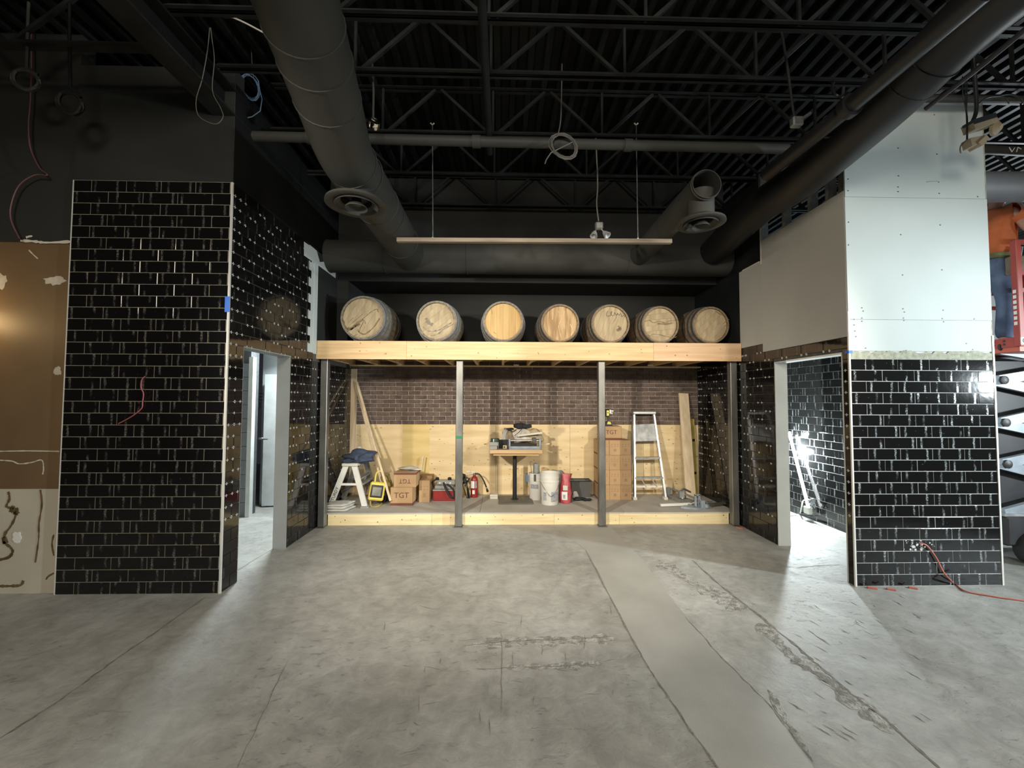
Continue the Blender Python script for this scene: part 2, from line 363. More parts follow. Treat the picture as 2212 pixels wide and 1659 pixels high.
def solo(name, label, cat, mb, mat, smooth=None, group=None):
    "a thing that is one mesh: origin put at its base"
    zs = [v[2] for v in mb.v]; xs = [v[0] for v in mb.v]; ys = [v[1] for v in mb.v]
    o0 = Vector(((min(xs)+max(xs))/2, (min(ys)+max(ys))/2, min(zs)))
    mb.v = [tuple(Vector(v)-o0) for v in mb.v]
    o = mb.build(name, mat, None, smooth); o.location = o0; ORG[o.name] = o0
    return tag(o, label, cat, group)
def struct(name, label, mb, mat, cat='wall', smooth=None):
    o = mb.build(name, mat, None, smooth); return tag(o, label, cat, kind='structure')
def inst(mesh, name, parent, loc, rot=(0, 0, 0)):
    ob = bpy.data.objects.new(name, mesh); C.objects.link(ob); ob.parent = parent
    ob.location = Vector(loc)-ORG.get(parent.name, Vector()); ob.rotation_euler = rot; return ob
def box(a, b): return MB().box(a, b)
def text(body, size, mat, parent, origin, xdir, ydir, name='lettering', thick=.0012, align='CENTER'):
    cu = bpy.data.curves.new('t', 'FONT'); cu.body = body; cu.size = size; cu.align_x = align; cu.align_y = 'CENTER'; cu.extrude = thick; cu.resolution_u = 3
    to = bpy.data.objects.new('t', cu); C.objects.link(to); dg = bpy.context.evaluated_depsgraph_get()
    me = bpy.data.meshes.new_from_object(to.evaluated_get(dg)); bpy.data.objects.remove(to); bpy.data.curves.remove(cu)
    x = Vector(xdir).normalized(); y = Vector(ydir).normalized(); z = x.cross(y)
    mt = Matrix((x, y, z)).transposed().to_4x4(); mt.translation = Vector(origin); mb = MB()
    mb.add([mt @ v.co for v in me.vertices], [tuple(p.vertices) for p in me.polygons]); bpy.data.meshes.remove(me)
    return mb.build(name, mat, parent)

# ------------------------------------------------------------------ main dimensions (metres)
XL, XLL, D1 = -2.462, -3.873, 3.71          # left side wall, left end of the tiled pier, its face
XR, XRR, D1R = 3.262, 4.665, 3.755          # right side wall and pier
D2, D3, DW = 5.60, 6.75, 6.10               # post line, back of the niche, wall above the barrels
T, RH, TT = .308, .105, .008                # tile pitch, row height, tile thickness
ZP, ZS, ZST = .165, 2.24, 2.485             # platform, shelf underside, shelf top
ZJ, ZD = 4.55, 5.05                         # joist underside, roof deck
TILES = {}
def tile_mesh(wd, ht, mat):
    k = (round(wd, 3), round(ht, 3), mat)
    if k not in TILES:
        w2, h2, c, t = k[0]/2, k[1]/2, .0022, TT
        vs = [(-w2, 0, -h2), (w2, 0, -h2), (w2, 0, h2), (-w2, 0, h2)]
        vs += [(x, -t+c*.6, z) for x, _, z in vs[:4]]
        vs += [(x-math.copysign(c, x), -t, z-math.copysign(c, z)) for x, _, z in vs[:4]]
        fs = [(0,1,5,4),(1,2,6,5),(2,3,7,6),(3,0,4,7),(4,5,9,8),(5,6,10,9),(6,7,11,10),(7,4,8,11),(8,9,10,11)]
        me = bpy.data.meshes.new('tile'); me.from_pydata(vs, [], fs); me.materials.append(M[mat]); TILES[k] = me
    return TILES[k]
def tile_wall(parent, org, ang, rows, spans, off, mat='tile', gap=.0048, spacers=None, jit=.0035, smat='spacer'):
    "running-bond tiling; each tile is its own object. org: wall corner at floor, ang: wall direction"
    U = Vector((math.cos(ang), math.sin(ang), 0)); N = Vector((math.sin(ang), -math.cos(ang), 0)); org = Vector(org); sp = MB(); n = 0
    for r in rows:
        for (a, b) in spans(r):
            k = math.floor((a-off[r % 2]*T)/T); js = []
            while True:
                j = (off[r % 2]+k)*T
                if j >= b: break
                js.append(j); k += 1
            js.append(b)
            for i in range(len(js)-1):
                u0, u1 = max(a, js[i]), min(b, js[i+1])
                if u1-u0 < .02: continue
                p = org+U*((u0+u1)/2)+Vector((0, 0, r*RH+RH/2))
                inst(tile_mesh(u1-u0-gap, RH-gap, mat), 'tile', parent, p, (random.uniform(-jit, jit), 0, ang+random.uniform(-jit, jit)))
                n += 1
            if spacers and spacers(r):
                for j in js[1:-1]+[a-.0+.03]:
                    for du in (0, .075):
                        if random.random() < .1 or j+du > b-.01: continue
                        c = org+U*(j+du)+Vector((0, 0, r*RH))+N*(TT+.001)
                        for (hu, hz) in ((.013, .0032), (.0032, .013)):
                            q = [c-U*hu-Vector((0,0,hz)), c+U*hu-Vector((0,0,hz)), c+U*hu+Vector((0,0,hz)), c-U*hu+Vector((0,0,hz))]
                            sp.prism(q, -N*.006)
    if sp.v:
        o = sp.build('tile_spacers', smat, parent); o['kind'] = 'stuff'
    return n

# ================================================================== SETTING
# ---- floor with infilled trench, cracks and broken strips
floor = struct('floor', 'worn bare concrete floor of the unfinished room', box((-9, -4, -.12), (13, 11, 0)), 'concrete', 'floor')
def fpoly(pix): return [P(u, v, z=0) for u, v in pix]
def jag(a, b, n, amp):
    out = []
    for i in range(n): out.append(a.lerp(b, i/n)+Vector((random.uniform(-amp, amp), random.uniform(-amp, amp), 0)))
    return out
def chain(pix, n=6, amp=.008):
    pts = fpoly(pix); out = []
    for a, b in zip(pts[:-1], pts[1:]): out += jag(a, b, n, amp)
    return out+[pts[-1]]
def sheet(left, right, z):
    m = MB(); n = min(len(left), len(right)); vs = []
    for i in range(n): vs += [Vector((left[i].x, left[i].y, z)), Vector((right[i].x, right[i].y, z))]
    m.add(vs, [(2*i, 2*i+1, 2*i+3, 2*i+2) for i in range(n-1)]); return m
lft = chain([(1205, 1141), (1268, 1190), (1340, 1330), (1400, 1440), (1480, 1560), (1590, 1720)], 7, .006)
rgt = chain([(1320, 1140), (1385, 1205), (1480, 1330), (1560, 1420), (1660, 1520), (1800, 1720)], 7, .006)
sheet(lft, rgt, .0012).build('concrete_patch', 'patch', floor)
def crack(pix, w0, w1, mat='crack', n=8, name='crack', z=.0016):
    pts = chain(pix, n, .005); a = []; b = []
    for i, p in enumerate(pts):
        d = (pts[min(i+1, len(pts)-1)]-pts[max(i-1, 0)]).normalized(); nn = Vector((-d.y, d.x, 0))
        hw = random.uniform(w0, w1)/2*(1 if 0 < i < len(pts)-1 else .2); a.append(p+nn*hw); b.append(p-nn*hw*random.uniform(.5, 1.3))
    return sheet(a, b, z).build(name, mat, floor)
crack([(1495, 1210), (1560, 1268), (1640, 1330), (1725, 1400), (1770, 1440), (1840, 1500), (1920, 1560), (2040, 1670)], .008, .03)
crack([(1430, 1215), (1500, 1262), (1560, 1290), (1610, 1320)], .10, .26, 'rough_conc', 8, 'broken_strip', .0010)
crack([(1640, 1345), (1700, 1410), (1760, 1448), (1850, 1520), (1930, 1585)], .05, .17, 'rough_conc', 8, 'broken_strip', .0010)
crack([(1705, 1425), (1760, 1452), (1830, 1505)], .01, .05, 'crack', 8)
crack([(-30, 1615), (120, 1520), (250, 1425), (330, 1370), (445, 1290)], .004, .016)
crack([(1000, 1395), (1100, 1385), (1215, 1382), (1320, 1375)], .003, .013)
crack([(1030, 1446), (1180, 1440), (1290, 1436)], .002, .009)
crack([(1083, 1360), (1084, 1440), (1083, 1540)], .002, .006)
crack([(620, 1430), (560, 1560), (500, 1680)], .002, .005)
crack([(1265, 1188), (1340, 1332), (1400, 1442), (1482, 1562), (1590, 1715)], .003, .012, z=.0022)
crack([(1480, 1332), (1560, 1422), (1662, 1522), (1760, 1650)], .003, .010, z=.0022)
crack([(1660, 1490), (1700, 1560), (1745, 1625)], .015, .05, 'rough_conc', 6, 'broken_strip')
crack([(1720, 1227), (1770, 1222), (1815, 1220)], .004, .010)
crack([(480, 1255), (540, 1215), (600, 1180)], .003, .008)
crack([(1020, 1392), (1110, 1388), (1220, 1384), (1335, 1380)], .05, .15, 'rough_conc', 8, 'broken_strip', .0008)
crack([(1080, 1442), (1180, 1440), (1300, 1434)], .03, .10, 'rough_conc', 8, 'broken_strip', .0008)
for i in range(46):   # gouge marks near the right doorway
    u = random.uniform(1700, 1990); v = random.uniform(1240, 1600); L_ = random.uniform(12, 34)*(v-900)/400
    crack([(u, v), (u+L_*.75, v+L_*.45)], .003, .009, 'crack', 3, 'gouge')
for i in range(30):
    u = random.uniform(820, 1330); v = random.uniform(1300, 1560); L_ = random.uniform(14, 40)
    crack([(u, v), (u+L_, v+random.uniform(-9, 9))] if random.random() < .65 else [(u, v), (u+random.uniform(-4, 4), v+L_)], .002, .006, 'crack', 3, 'gouge')

# ---- roof deck: fluted steel, ribs run away from the camera
m = MB(); x = -9.0; pr = []
while x < 12.5:
    pr += [(x, ZD), (x+.055, ZD), (x+.075, ZD+.075), (x+.150, ZD+.075), (x+.165, ZD)]; x += .165
vs = [(a, y, b) for y in (-3.5, 10.5) for a, b in pr]; n = len(pr)
m.add(vs, [(i, i+1, n+i+1, n+i) for i in range(n-1)])
ceiling = struct('ceiling', 'black painted fluted steel roof deck above the joists', m, 'deck_paint', 'ceiling')

# ---- tiled pier and wall left of the niche
wfl = struct('wall_front_left', 'left pier with glossy black brick-bond tiles and black painted top', box((XLL, D1+TT, 0), (XL-.02, D1+.14, 3.68)), 'grout')
tile_wall(wfl, (XLL, D1+TT, 0), 0, range(35), lambda r: [(0, XL-XLL-.004)], (.51, 0.0))
box((XLL, D1+.0028, .0), (XL-.014, D1+TT+.001, 3.675)).build('grout_joints', 'grout', wfl)
box((XLL, D1+.004, 3.68), (XL-.01, D1+.14, 4.75)).build('painted_board', 'wall_black', wfl)
box((XL-.012, D1-.004, 0), (XL+.004, D1+.012, 3.675)).build('metal_edge_trim', 'trim', wfl)
box((XLL-.006, D1-.002, 0), (XLL, D1+.012, 3.675)).build('metal_edge_trim', 'trim', wfl)
# brown painted wall further left
wb = struct('wall_far_left', 'brown painted wall with white unpainted base left of the tiled pier', box((-9, D1+.03, .905), (XLL-.006, D1+.15, 3.11)), 'brown_paint')
box((-9, D1+.032, 0), (XLL-.006, D1+.15, .905)).build('bare_base', 'old_white', wb)
box((-9, D1+.020, 3.11), (XLL-.006, D1+.15, 5.05)).build('painted_board', 'wall_black', wb)
yb = D1+.028
def smear(pix, w, mat, nm, y=None, n=6):
    pts = bez([P(u, v, y=(y or yb)) for u, v in pix], n); a = []; b = []
    mm = MB(); vs = []
    for i, p in enumerate(pts):
        d = (pts[min(i+1, len(pts)-1)]-pts[max(i-1, 0)]).normalized(); nn = Vector((-d.z, 0, d.x)); hw = w*random.uniform(.6, 1.4)/2
        vs += [p+nn*hw, p-nn*hw]
    mm.add(vs, [(2*i, 2*i+1, 2*i+3, 2*i+2) for i in range(len(pts)-1)]); return mm.build(nm, mat, wb)
smear([(18, 1062), (20, 1078), (14, 1094), (30, 1100), (33, 1115), (22, 1138), (11, 1152), (8, 1170), (22, 1182), (27, 1192), (18, 1204), (-5, 1210)], .020, 'adhesive', 'glue_line')
smear([(22, 1098), (34, 1104), (33, 1112)], .05, 'adhesive', 'glue_line'); smear([(8, 1160), (12, 1174)], .04, 'adhesive', 'glue_line')
smear([(87, 1058), (90, 1090), (84, 1130), (83, 1165), (76, 1215)], .014, 'adhesive', 'glue_line')
smear([(116, 1155), (112, 1175), (116, 1200)], .014, 'adhesive', 'glue_line'); smear([(99, 1252), (104, 1245), (116, 1238)], .012, 'adhesive', 'glue_line')
smear([(-6, 1266), (20, 1266), (44, 1264), (50, 1254)], .022, 'adhesive', 'glue_line')
smear([(-6, 975), (60, 974), (128, 975)], .010, 'plaster', 'caulk_line'); smear([(-5, 994), (25, 996), (42, 1002), (68, 999), (90, 994), (94, 1012), (92, 1025)], .010, 'plaster', 'caulk_line')
smear([(44, 520), (70, 521), (100, 524), (152, 522)], .022, 'warm_white', 'torn_paper_edge', D1+.018); smear([(56, 513), (66, 510), (68, 512)], .02, 'warm_white', 'torn_paper_edge', D1+.017)
smear([(62, 540), (74, 552), (82, 559)], .010, 'plaster', 'torn_paper_edge')
def splat(cx, cy, rx, ry, mat, y):
    pts = []
    for k in range(18):
        t = 2*math.pi*k/18; q = random.uniform(.7, 1.25); pts.append(P(cx+rx*q*math.cos(t), cy+ry*q*math.sin(t), y=y))
    return MB().prism(pts, (0, .004, 0)).build('plaster_patch', mat, wb)
splat(118, 606, 22, 10, 'plaster', yb); splat(2, 607, 12, 16, 'plaster', yb); splat(124, 802, 8, 10, 'plaster', yb); splat(36, 1160, 9, 12, 'label_white', yb-.001)

# ---- left side wall with its doorway
DLa, DLb, DLz = 3.945, 4.80, 2.195
m = box((XL-.132, D1+.14, 0), (XL-TT, DLa, 4.6)); m.box((XL-.132, DLa, DLz+.012), (XL-TT, DLb, 4.6)); m.box((XL-.132, DLb, 0), (XL-TT, DW, 4.6)); m.box((XL-.132, DW, 0), (XL-TT, D3+.15, 2.46))
m.box((XL-.06, D1+.01, 0), (XL-TT, D1+.14, 4.6))
wl = struct('wall_left', 'left side wall of black tiles with doorway and tile spacers', m, 'thinset')
def spans_l(r):
    z = r*RH
    if z+.06 > DLz:                                   # above the doorway, ragged stepped end
        e = 5.27-D1 if r % 2 else 5.17-D1
        return [(.012, e if z > 2.3 else 5.36-D1)]
    return [(.012, DLa-D1-.004), (DLb-D1+.012, D3-D1-.01)]
tile_wall(wl, (XL-TT, D1, 0), math.pi/2, range(35), spans_l, (.40, -.10), 'tile_plain', spacers=lambda r: r > 5)
box((XL-TT-.002, D1+.012, 3.677), (XL-.002, DW, 4.61)).build('painted_board', 'black_paint', wl)
for (nm, a, b) in (('door_jamb', (XL-.145, DLb-.012, 0), (XL+.004, DLb-.0005, DLz)), ('door_jamb', (XL-.145, DLa-.012, 0), (XL-.002, DLa, DLz)), ('door_jamb', (XL-.145, DLa, DLz), (XL+.002, DLb+.012, DLz+.012))):
    box(a, b).build(nm, 'gyp_grey', wl)
# unpainted white board strip beside the last tiles, black beyond
box((XL-TT, 5.36, 2.30), (XL-.001, 5.46, 3.50)).build('bare_board', 'gyp_white', wl)
box((XL-TT, 5.22, 2.30), (XL-.0055, 5.36, 3.68)).build('bare_board', 'gyp_white', wl)
pg = [P(u, v, x=XL+.0015) for u, v in ((657, 522), (684, 541), (691, 566), (712, 565), (725, 576), (725, 601), (690, 575), (657, 552))]
MB().prism(pg, (-.008, 0, 0)).build('bare_board', 'gyp_white', wl)
box((XL-TT, 5.46, 2.30), (XL-.002, DW, 3.70)).build('painted_board', 'wall_black', wl)
hole = [(5.70, 2.49), (5.70, 3.12), (5.74, 3.18), (6.02, 3.18), (6.05, 3.14), (6.05, 2.49)]
MB().prism([(XL+.001, a, b) for a, b in hole], (-.004, 0, 0)).build('dark_opening_panel', 'black', wl)  # flat black panel, the darkness of an opening put on as colour

# ---- room seen through the left doorway
wcm = struct('wall_room_left', 'grey concrete block wall inside the left doorway', box((-6.5, 6.1, 0), (-3.70, 6.3, 4.0)), 'cmu_joint')
bmesh_block = None
for r in range(11):
    for c in range(6):
        x1 = -3.70-c*.405+(.2 if r % 2 else 0); x0 = x1-.397
        x1 = min(x1, -3.70)
        if x1-x0 < .05: continue
        box((x0, 6.088, r*.203), (x1, 6.12, r*.203+.196)).build('concrete_block', 'cmu', wcm)
box((-3.70, 6.05, 0), (-3.64, 6.13, 2.32)).build('door_frame', 'white_door', wcm)
wrl = struct('wall_room_back', 'bright white wall at the end of the left room', box((-3.9, 6.75, 0), (-2.47, 6.9, 3.2)), 'white_wall')
text('BE', .17, 'grey_dark', wrl, P(556, 858, y=6.745), (1, 0, 0), (0, 0, 1)); text('0', .14, 'grey_dark', wrl, P(559, 877, y=6.745), (1, 0, 0), (0, 0, 1))
struct('wall_room_side', 'white side wall closing the left room', box((-6.6, 3.9, 0), (-6.5, 6.3, 4)), 'white_wall')
struct('ceiling_left_room', 'plain white ceiling over the left room', box((-6.6, D1+.15, 3.2), (XL-.14, 6.9, 3.28)), 'white_wall', 'ceiling')
d1 = tag(bpy.data.objects.new('door_1', None), 'white steel door standing ajar in the bright left room', 'door', kind='structure'); C.objects.link(d1)
d1.location = (-3.72, 6.50, 0); ORG['door_1'] = Vector(d1.location)
pa = P(566, 1094, z=.01); pb = pa+Vector((.62, .10, 0))
MB().beam((pa.x, pa.y, 1.06), (pb.x, pb.y, 1.06), .045, 2.08).build('leaf', 'white_door', d1)
lv = P(561, 948, y=pa.y-.04); MB().cham(lv-Vector((.02, .01, .02)), lv+Vector((.05, .02, .02)), .005).tube([lv+Vector((.02, -.01, 0)), lv+Vector((.02, -.05, 0)), lv+Vector((.15, -.05, 0))], .010).build('lever', 'galv', d1, 40)

# ---- right pier and side wall
DRa, DRb, DRz = 3.835, 4.81, 2.155
wfr = struct('wall_front_right', 'right pier with black tiles below and white gypsum board above', box((XR+.065, D1R+TT, 0), (XRR, D1R+.078, 4.60)).box((XR+.0125, D1R+TT, 0), (XR+.065, D1R+.02, 4.60)), 'grout_white')
tile_wall(wfr, (XR, D1R+TT, 0), 0, range(20), lambda r: [(.006, XRR-XR-.004)], (0.03, .52), 'tile_right', jit=.005)
box((XR-.002, D1R-.004, 0), (XR+.012, D1R+.012, 2.55)).build('metal_edge_trim', 'trim', wfr); box((XRR-.012, D1R-.004, 0), (XRR+.004, D1R+.012, 2.33)).build('metal_edge_trim', 'trim', wfr)
box((XR+.013, D1R+.0028, 0), (XRR-.013, D1R+TT+.001, 2.10)).build('grout_joints', 'grout_white', wfr)
zr = [2.175, 2.475, 3.655, 4.64]
for i in range(3):
    box((XR+.001+.004*i, D1R+.001, zr[i]+.002), (XRR-.012*(i < 1)-.015*(i == 2), D1R+TT+.001, zr[i+1]-.002)).build('gypsum_board', 'gyp_white', wfr)
    box((XRR-.014, D1R+.003, zr[i]+.004), (XRR+.001, D1R+.13, zr[i+1]-.004)).build('board_edge', 'gyp_cut', wfr)
m = MB(); n = 40; vs = []
for i in range(n+1):
    xx = XR+.014+(XRR-XR-.028)*i/n; vs += [(xx, D1R+.0, 2.10), (xx, D1R+.0, 2.165+random.uniform(-.012, .022))]
m.add(vs, [(2*i, 2*i+2, 2*i+3, 2*i+1) for i in range(n)]); m.build('torn_board_edge', 'gyp_cut', wfr)
m = MB()
for (u, v) in [(1845,690),(1845,702),(1847,715),(1849,727),(1862,665),(1865,672),(1862,687),(1862,694),(1951,667),(1954,674),(1952,687),(1953,692),(2038,670),(2036,688),(2039,695),(2105,689),(1833,480),(1833,529),(1946,507),(2031,486),(2035,583),(1950,594),(1832,412),(1940,404),(1940,414),(2029,418),(2112,425),(1832,387),(1941,380),(2018,248),(1940,320),(2024,333),(2102,755),(2088,742),(1870,752),(1958,757)]:
    p = P(u, v, y=D1R+.0005); m.lathe([(.006, 0), (.006, .002)], p, (0, -1, 0), 6)
o = m.build('screw_heads', 'screwhead', wfr); o['kind'] = 'stuff'
pk = P(2025, 392, y=D1R); m = MB(); m.tube(bez([P(2002, 393, y=D1R), P(2015, 392, y=D1R), P(2027, 392, y=D1R), P(2028, 395, y=D1R)]), .003, 5); m.build('pencil_mark', 'gyp_cut', wfr)
# side wall: tile to row 22, board above
m = box((XR+TT, D1R+.0785, 0), (XR+.132, DRa-.0005, 3.5)); m.box((XR+TT, DRa, DRz+.012), (XR+.132, DRb, 3.5)); m.box((XR+TT, DRb, 0), (XR+.132, DW, 3.47)); m.box((XR+TT, DW, 0), (XR+.132, D3+.15, 2.46)); m.box((XR+TT, D1R+.021, 0), (XR+.06, D1R+.078, 4.6))
wr = struct('wall_right', 'right side wall of black tiles with doorway under grey gypsum board', m, 'thinset')
L0 = D3-.01
def spans_r(r):
    if r < 20: return [(0, L0-DRb-.012), (L0-DRa+.004, L0-D1R-.012)]
    if r == 20: return [(0, L0-DRb-.012+.0), (L0-DRa, L0-D1R-.012)]
    if r == 21: return [(0, L0-D1R-.012)]
    return [(0 if r < 23 else L0-5.5, L0-D1R-.012)] if r == 22 and False else ([(L0-5.5, L0-5.02)] if r == 22 else [])
tile_wall(wr, (XR+TT, L0, 0), -math.pi/2, range(23), spans_r, (.2, .7), 'tile_plain', spacers=lambda r: r > 5 or random.random() < .15)
box((XR, 5.02, 22*RH+.002), (XR+TT, 5.5, 22*RH+.004)).build('thinset_line', 'thinset', wr)
box((XR, D1R+.012, 22*RH+.004), (XR+TT, 5.02, 3.72)).build('gypsum_board', 'gyp', wr); box((XR+.0005, 5.022, 23*RH+.004), (XR+TT, 5.5, 3.47)).build('gypsum_board', 'gyp', wr)
box((XR, 5.5, 23*RH-.1), (XR+TT, DW, 4.6)).build('painted_board', 'black_paint', wr); box((XR+.012, 5.06, 3.48), (XR+.03, 5.52, 4.6)).build('painted_board', 'black_paint', wr)
for (a, b) in (((XR-.002, DRb-.012, 0), (XR+.145, DRb-.0005, DRz)), ((XR+.002, DRa, 0), (XR+.145, DRa+.012, DRz)), ((XR-.002, DRa, DRz), (XR+.145, DRb, DRz+.012))):
    box(a, b).build('door_jamb', 'gyp_jamb', wr)
box((XR-.004, DRa, DRz+.004), (XR+.010, DRb-.2, DRz+.016)).build('metal_edge_trim', 'trim', wr)
m = MB()
for yy, z0 in ((5.04, 3.47), (4.62, 3.6), (4.22, 3.6), (3.98, 3.6)):
    box((XR+.012, yy-.02, z0), (XR+.10, yy+.02, 4.6)).build('metal_stud', 'galv' if yy > 5 else 'alu_dull', wr)
box((XR-.004, 5.015, 3.43), (XR+.008, 5.03, 4.28)).build('board_edge', 'warm_white', wr); box((XR-.003, 5.06, 3.465), (XR+.01, 5.42, 3.478)).build('board_edge', 'warm_white', wr)
# corridor behind the right doorway
wc = struct('wall_corridor', 'black tiled corridor wall seen through the right doorway', box((4.46, D1R+.079, 0), (XRR, 8.6, 4.0)), 'grout_white')
tile_wall(wc, (4.46, 7.4, 0), -math.pi/2, range(25), lambda r: [(0, 2.6)], (.2, .7), 'tile_right', jit=.006)
box((4.4548, 4.81, 0), (4.461, 7.4, 2.625)).build('grout_joints', 'grout_white', wc)
struct('wall_corridor_end', 'end wall of the corridor behind the right doorway', box((XR+.14, 8.5, 0), (4.46, 8.6, 4)), 'white_wall')
struct('ceiling_corridor', 'plain ceiling over the corridor on the right', box((XR+.14, D1R+.15, 3.35), (4.46, 8.6, 3.42)), 'gyp', 'ceiling')
struct('wall_corridor_inner', 'inner side wall of the corridor behind the niche', box((XR+.14, D3+.15, 0), (XR+.2, 8.5, 4)), 'gyp')

# ---- niche back wall: brick above plywood
ZB0 = 1.30
wbk = struct('wall_back', 'dark brown brick wall above plywood at the back of the niche', box((XL-.1, D3+.012, 0), (XR+.1, D3+.16, 2.46)), 'mortar')
BP, BH = .2045, .0690; cand = []
for r in range(15):
    z0 = ZB0+r*BH+.003; xx = XL-(BP/2 if r % 2 else 0)+random.uniform(-.004, .004)
    while xx < XR:
        a, b = max(xx, XL), min(xx+BP, XR)
        if b-a > .03: cand.append((r, a, b, z0))
        xx += BP
bm_full = None; BM = {}
def brick_mesh(wd):
    k = round(wd, 2)
    if k not in BM:
        mb = MB().cham((-k/2+.005, -.010, 0), (k/2-.005, .02, BH-.010), .003)
        me = bpy.data.meshes.new('brick'); me.from_pydata(mb.v, [], mb.f); me.materials.append(M['brick']); BM[k] = me
    return BM[k]
cand.sort(key=lambda c: (c[0] > 9, abs((c[1]+c[2])/2-.3)))
rest = MB()
for i, (r, a, b, z0) in enumerate(cand):
    if i < 300: inst(brick_mesh(b-a), 'brick', wbk, ((a+b)/2, D3+random.uniform(-.002, .003), z0))
    else: rest.box((a+.005, D3-.009, z0), (b-.005, D3+.02, z0+BH-.010))
o = rest.build('bricks', 'brick', wbk); o['kind'] = 'stuff'
for i, (a, b) in enumerate(((XL+.002, -1.322), (-1.318, -.102), (-.098, 1.118), (1.122, 2.338), (2.342, XR-.002))):
    pl = box((a, D3-.014, ZP), (b, D3+.01, ZB0)).build('plywood_sheet', 'ply', wbk); kn = MB()
    for k in range(46):
        cx, cz = random.uniform(a+.03, b-.03), random.uniform(ZP+.05, ZB0-.03)
        rk = random.uniform(.004, .009); kn.prism([(cx+rk*2.2*math.cos(q), D3-.014, cz+rk*.8*math.sin(q)) for q in [k2*math.pi/3 for k2 in range(6)]], (0, -.0008, 0))
    o = kn.build('knots', 'knot', pl); o['kind'] = 'stuff'
box((-1.62, D3-.0155, ZP), (-1.18, D3-.01, ZB0)).build('stained_strip', 'ply_yellow', wbk)
box((XL+.002, D3-.045, ZP), (XL+.09, D3-.012, 2.2)).build('wall_batten', 'fir_z', wbk)

# ---- wall above the barrels with its recess
m = box((XL-.13, DW, 3.47), (XR+.13, DW+.12, ZD)); m.box((XL-.13, DW, ZST-.03), (XL+.16, D3+.1, 3.47))
wu = struct('wall_upper', 'black painted bulkhead above the barrel recess', m, 'wall_black')
box((XL+.16, D3+.06, ZST-.03), (XR+.13, D3+.14, 3.47)).build('recess_back', 'wall_black', wu); box((XL, DW+.12, 3.472), (XR+.13, D3+.14, 3.55)).build('recess_soffit', 'wall_black', wu)
box((XR+.002, DW, ZST-.03), (XR+.1, D3+.1, 3.47)).build('recess_side', 'black_paint', wu)

# ---- far space on the right
struct('wall_far_right', 'brightly lit white wall far behind the scissor lift', box((4.9, 9.6, 0), (13, 9.75, 5.05)), 'far_white')
struct('wall_side_right', 'dim side wall far to the right of the lift', box((12.85, -4, 0), (13, 9.6, 5.05)), 'gyp')
struct('wall_rear', 'dim rear wall behind the viewer', box((-9, -4.1, 0), (13, -3.95, 5.05)), 'gyp')
struct('wall_side_left', 'dim side wall far to the left', box((-9.1, -4, 0), (-9, 4, 5.05)), 'brown_paint')

# ---- steel beam along the left wall and bar joists
bm_ = thing('steel_beam', 'long black steel beam along the top of the left wall', 'beam', (-2.56, 1.0, 4.30))
box((-2.66, -2, 4.30), (-2.46, DW, 4.318)).build('flange', 'steel_paint', bm_); box((-2.575, -2, 4.318), (-2.56, DW, 4.53)).build('web', 'black_paint', bm_); box((-2.66, -2, 4.53), (-2.46, DW, 4.548)).build('flange', 'black_paint', bm_)
JN = ['nearest the camera', 'crossing above the hanging bar rods', 'over the middle of the ceiling', 'behind the hanging bar', 'closest to the bulkhead']
for i, yj in enumerate((2.95, 3.48, 4.30, 5.11, 5.93)):
    j = thing('bar_joist', 'black open-web steel joist, number %s of five counted from the viewer' % ('one', 'two', 'three', 'four', 'five')[i], 'joist', (1.07, yj, ZJ), 'roof joists')
    for s in (-1, 1):
        box((-2.46, yj+s*.012, ZJ), (10, yj+s*.045, ZJ+.006)).box((-2.46, yj+s*.012, ZJ), (10, yj+s*.017, ZJ+.038)).build('bottom_chord', 'steel_paint', j)
        box((-2.46, yj+s*.012, ZD-.008), (10, yj+s*.045, ZD-.002)).build('top_chord', 'steel_paint', j)
    for k in range(-3, 8):
        xn = 1.07+1.18*k
        if xn > -2.3: MB().beam((xn, yj, ZJ+.01), (xn, yj, ZD-.01), .022, .022).build('web_post', 'steel_paint', j)
        for s in (-1, 1):
            xa, xb = xn+s*.05, xn+s*.56
            if min(xa, xb) > -2.4: MB().beam((xa, yj, ZJ+.02), (xb, yj, ZD-.01), .028, .028).build('web_diagonal', 'steel_paint', j)
for i, yj in enumerate((2.6, 3.3)):
    j = thing('bar_joist', 'dim open-web joist left of the steel beam, %s one' % ('nearer', 'farther')[i], 'joist', (-5, yj, ZJ), 'roof joists')
    box((-9, yj-.04, ZJ), (-2.66, yj+.04, ZJ+.03)).build('bottom_chord', 'steel_paint', j); box((-9, yj-.04, ZD-.03), (-2.66, yj+.04, ZD-.002)).build('top_chord', 'steel_paint', j)
    for k in range(5):
        for s in (-1, 1): MB().beam((-4-1.18*k, yj, ZJ+.02), (-4-1.18*k+s*.56, yj, ZD-.02), .03, .03).build('web_diagonal', 'steel_paint', j)

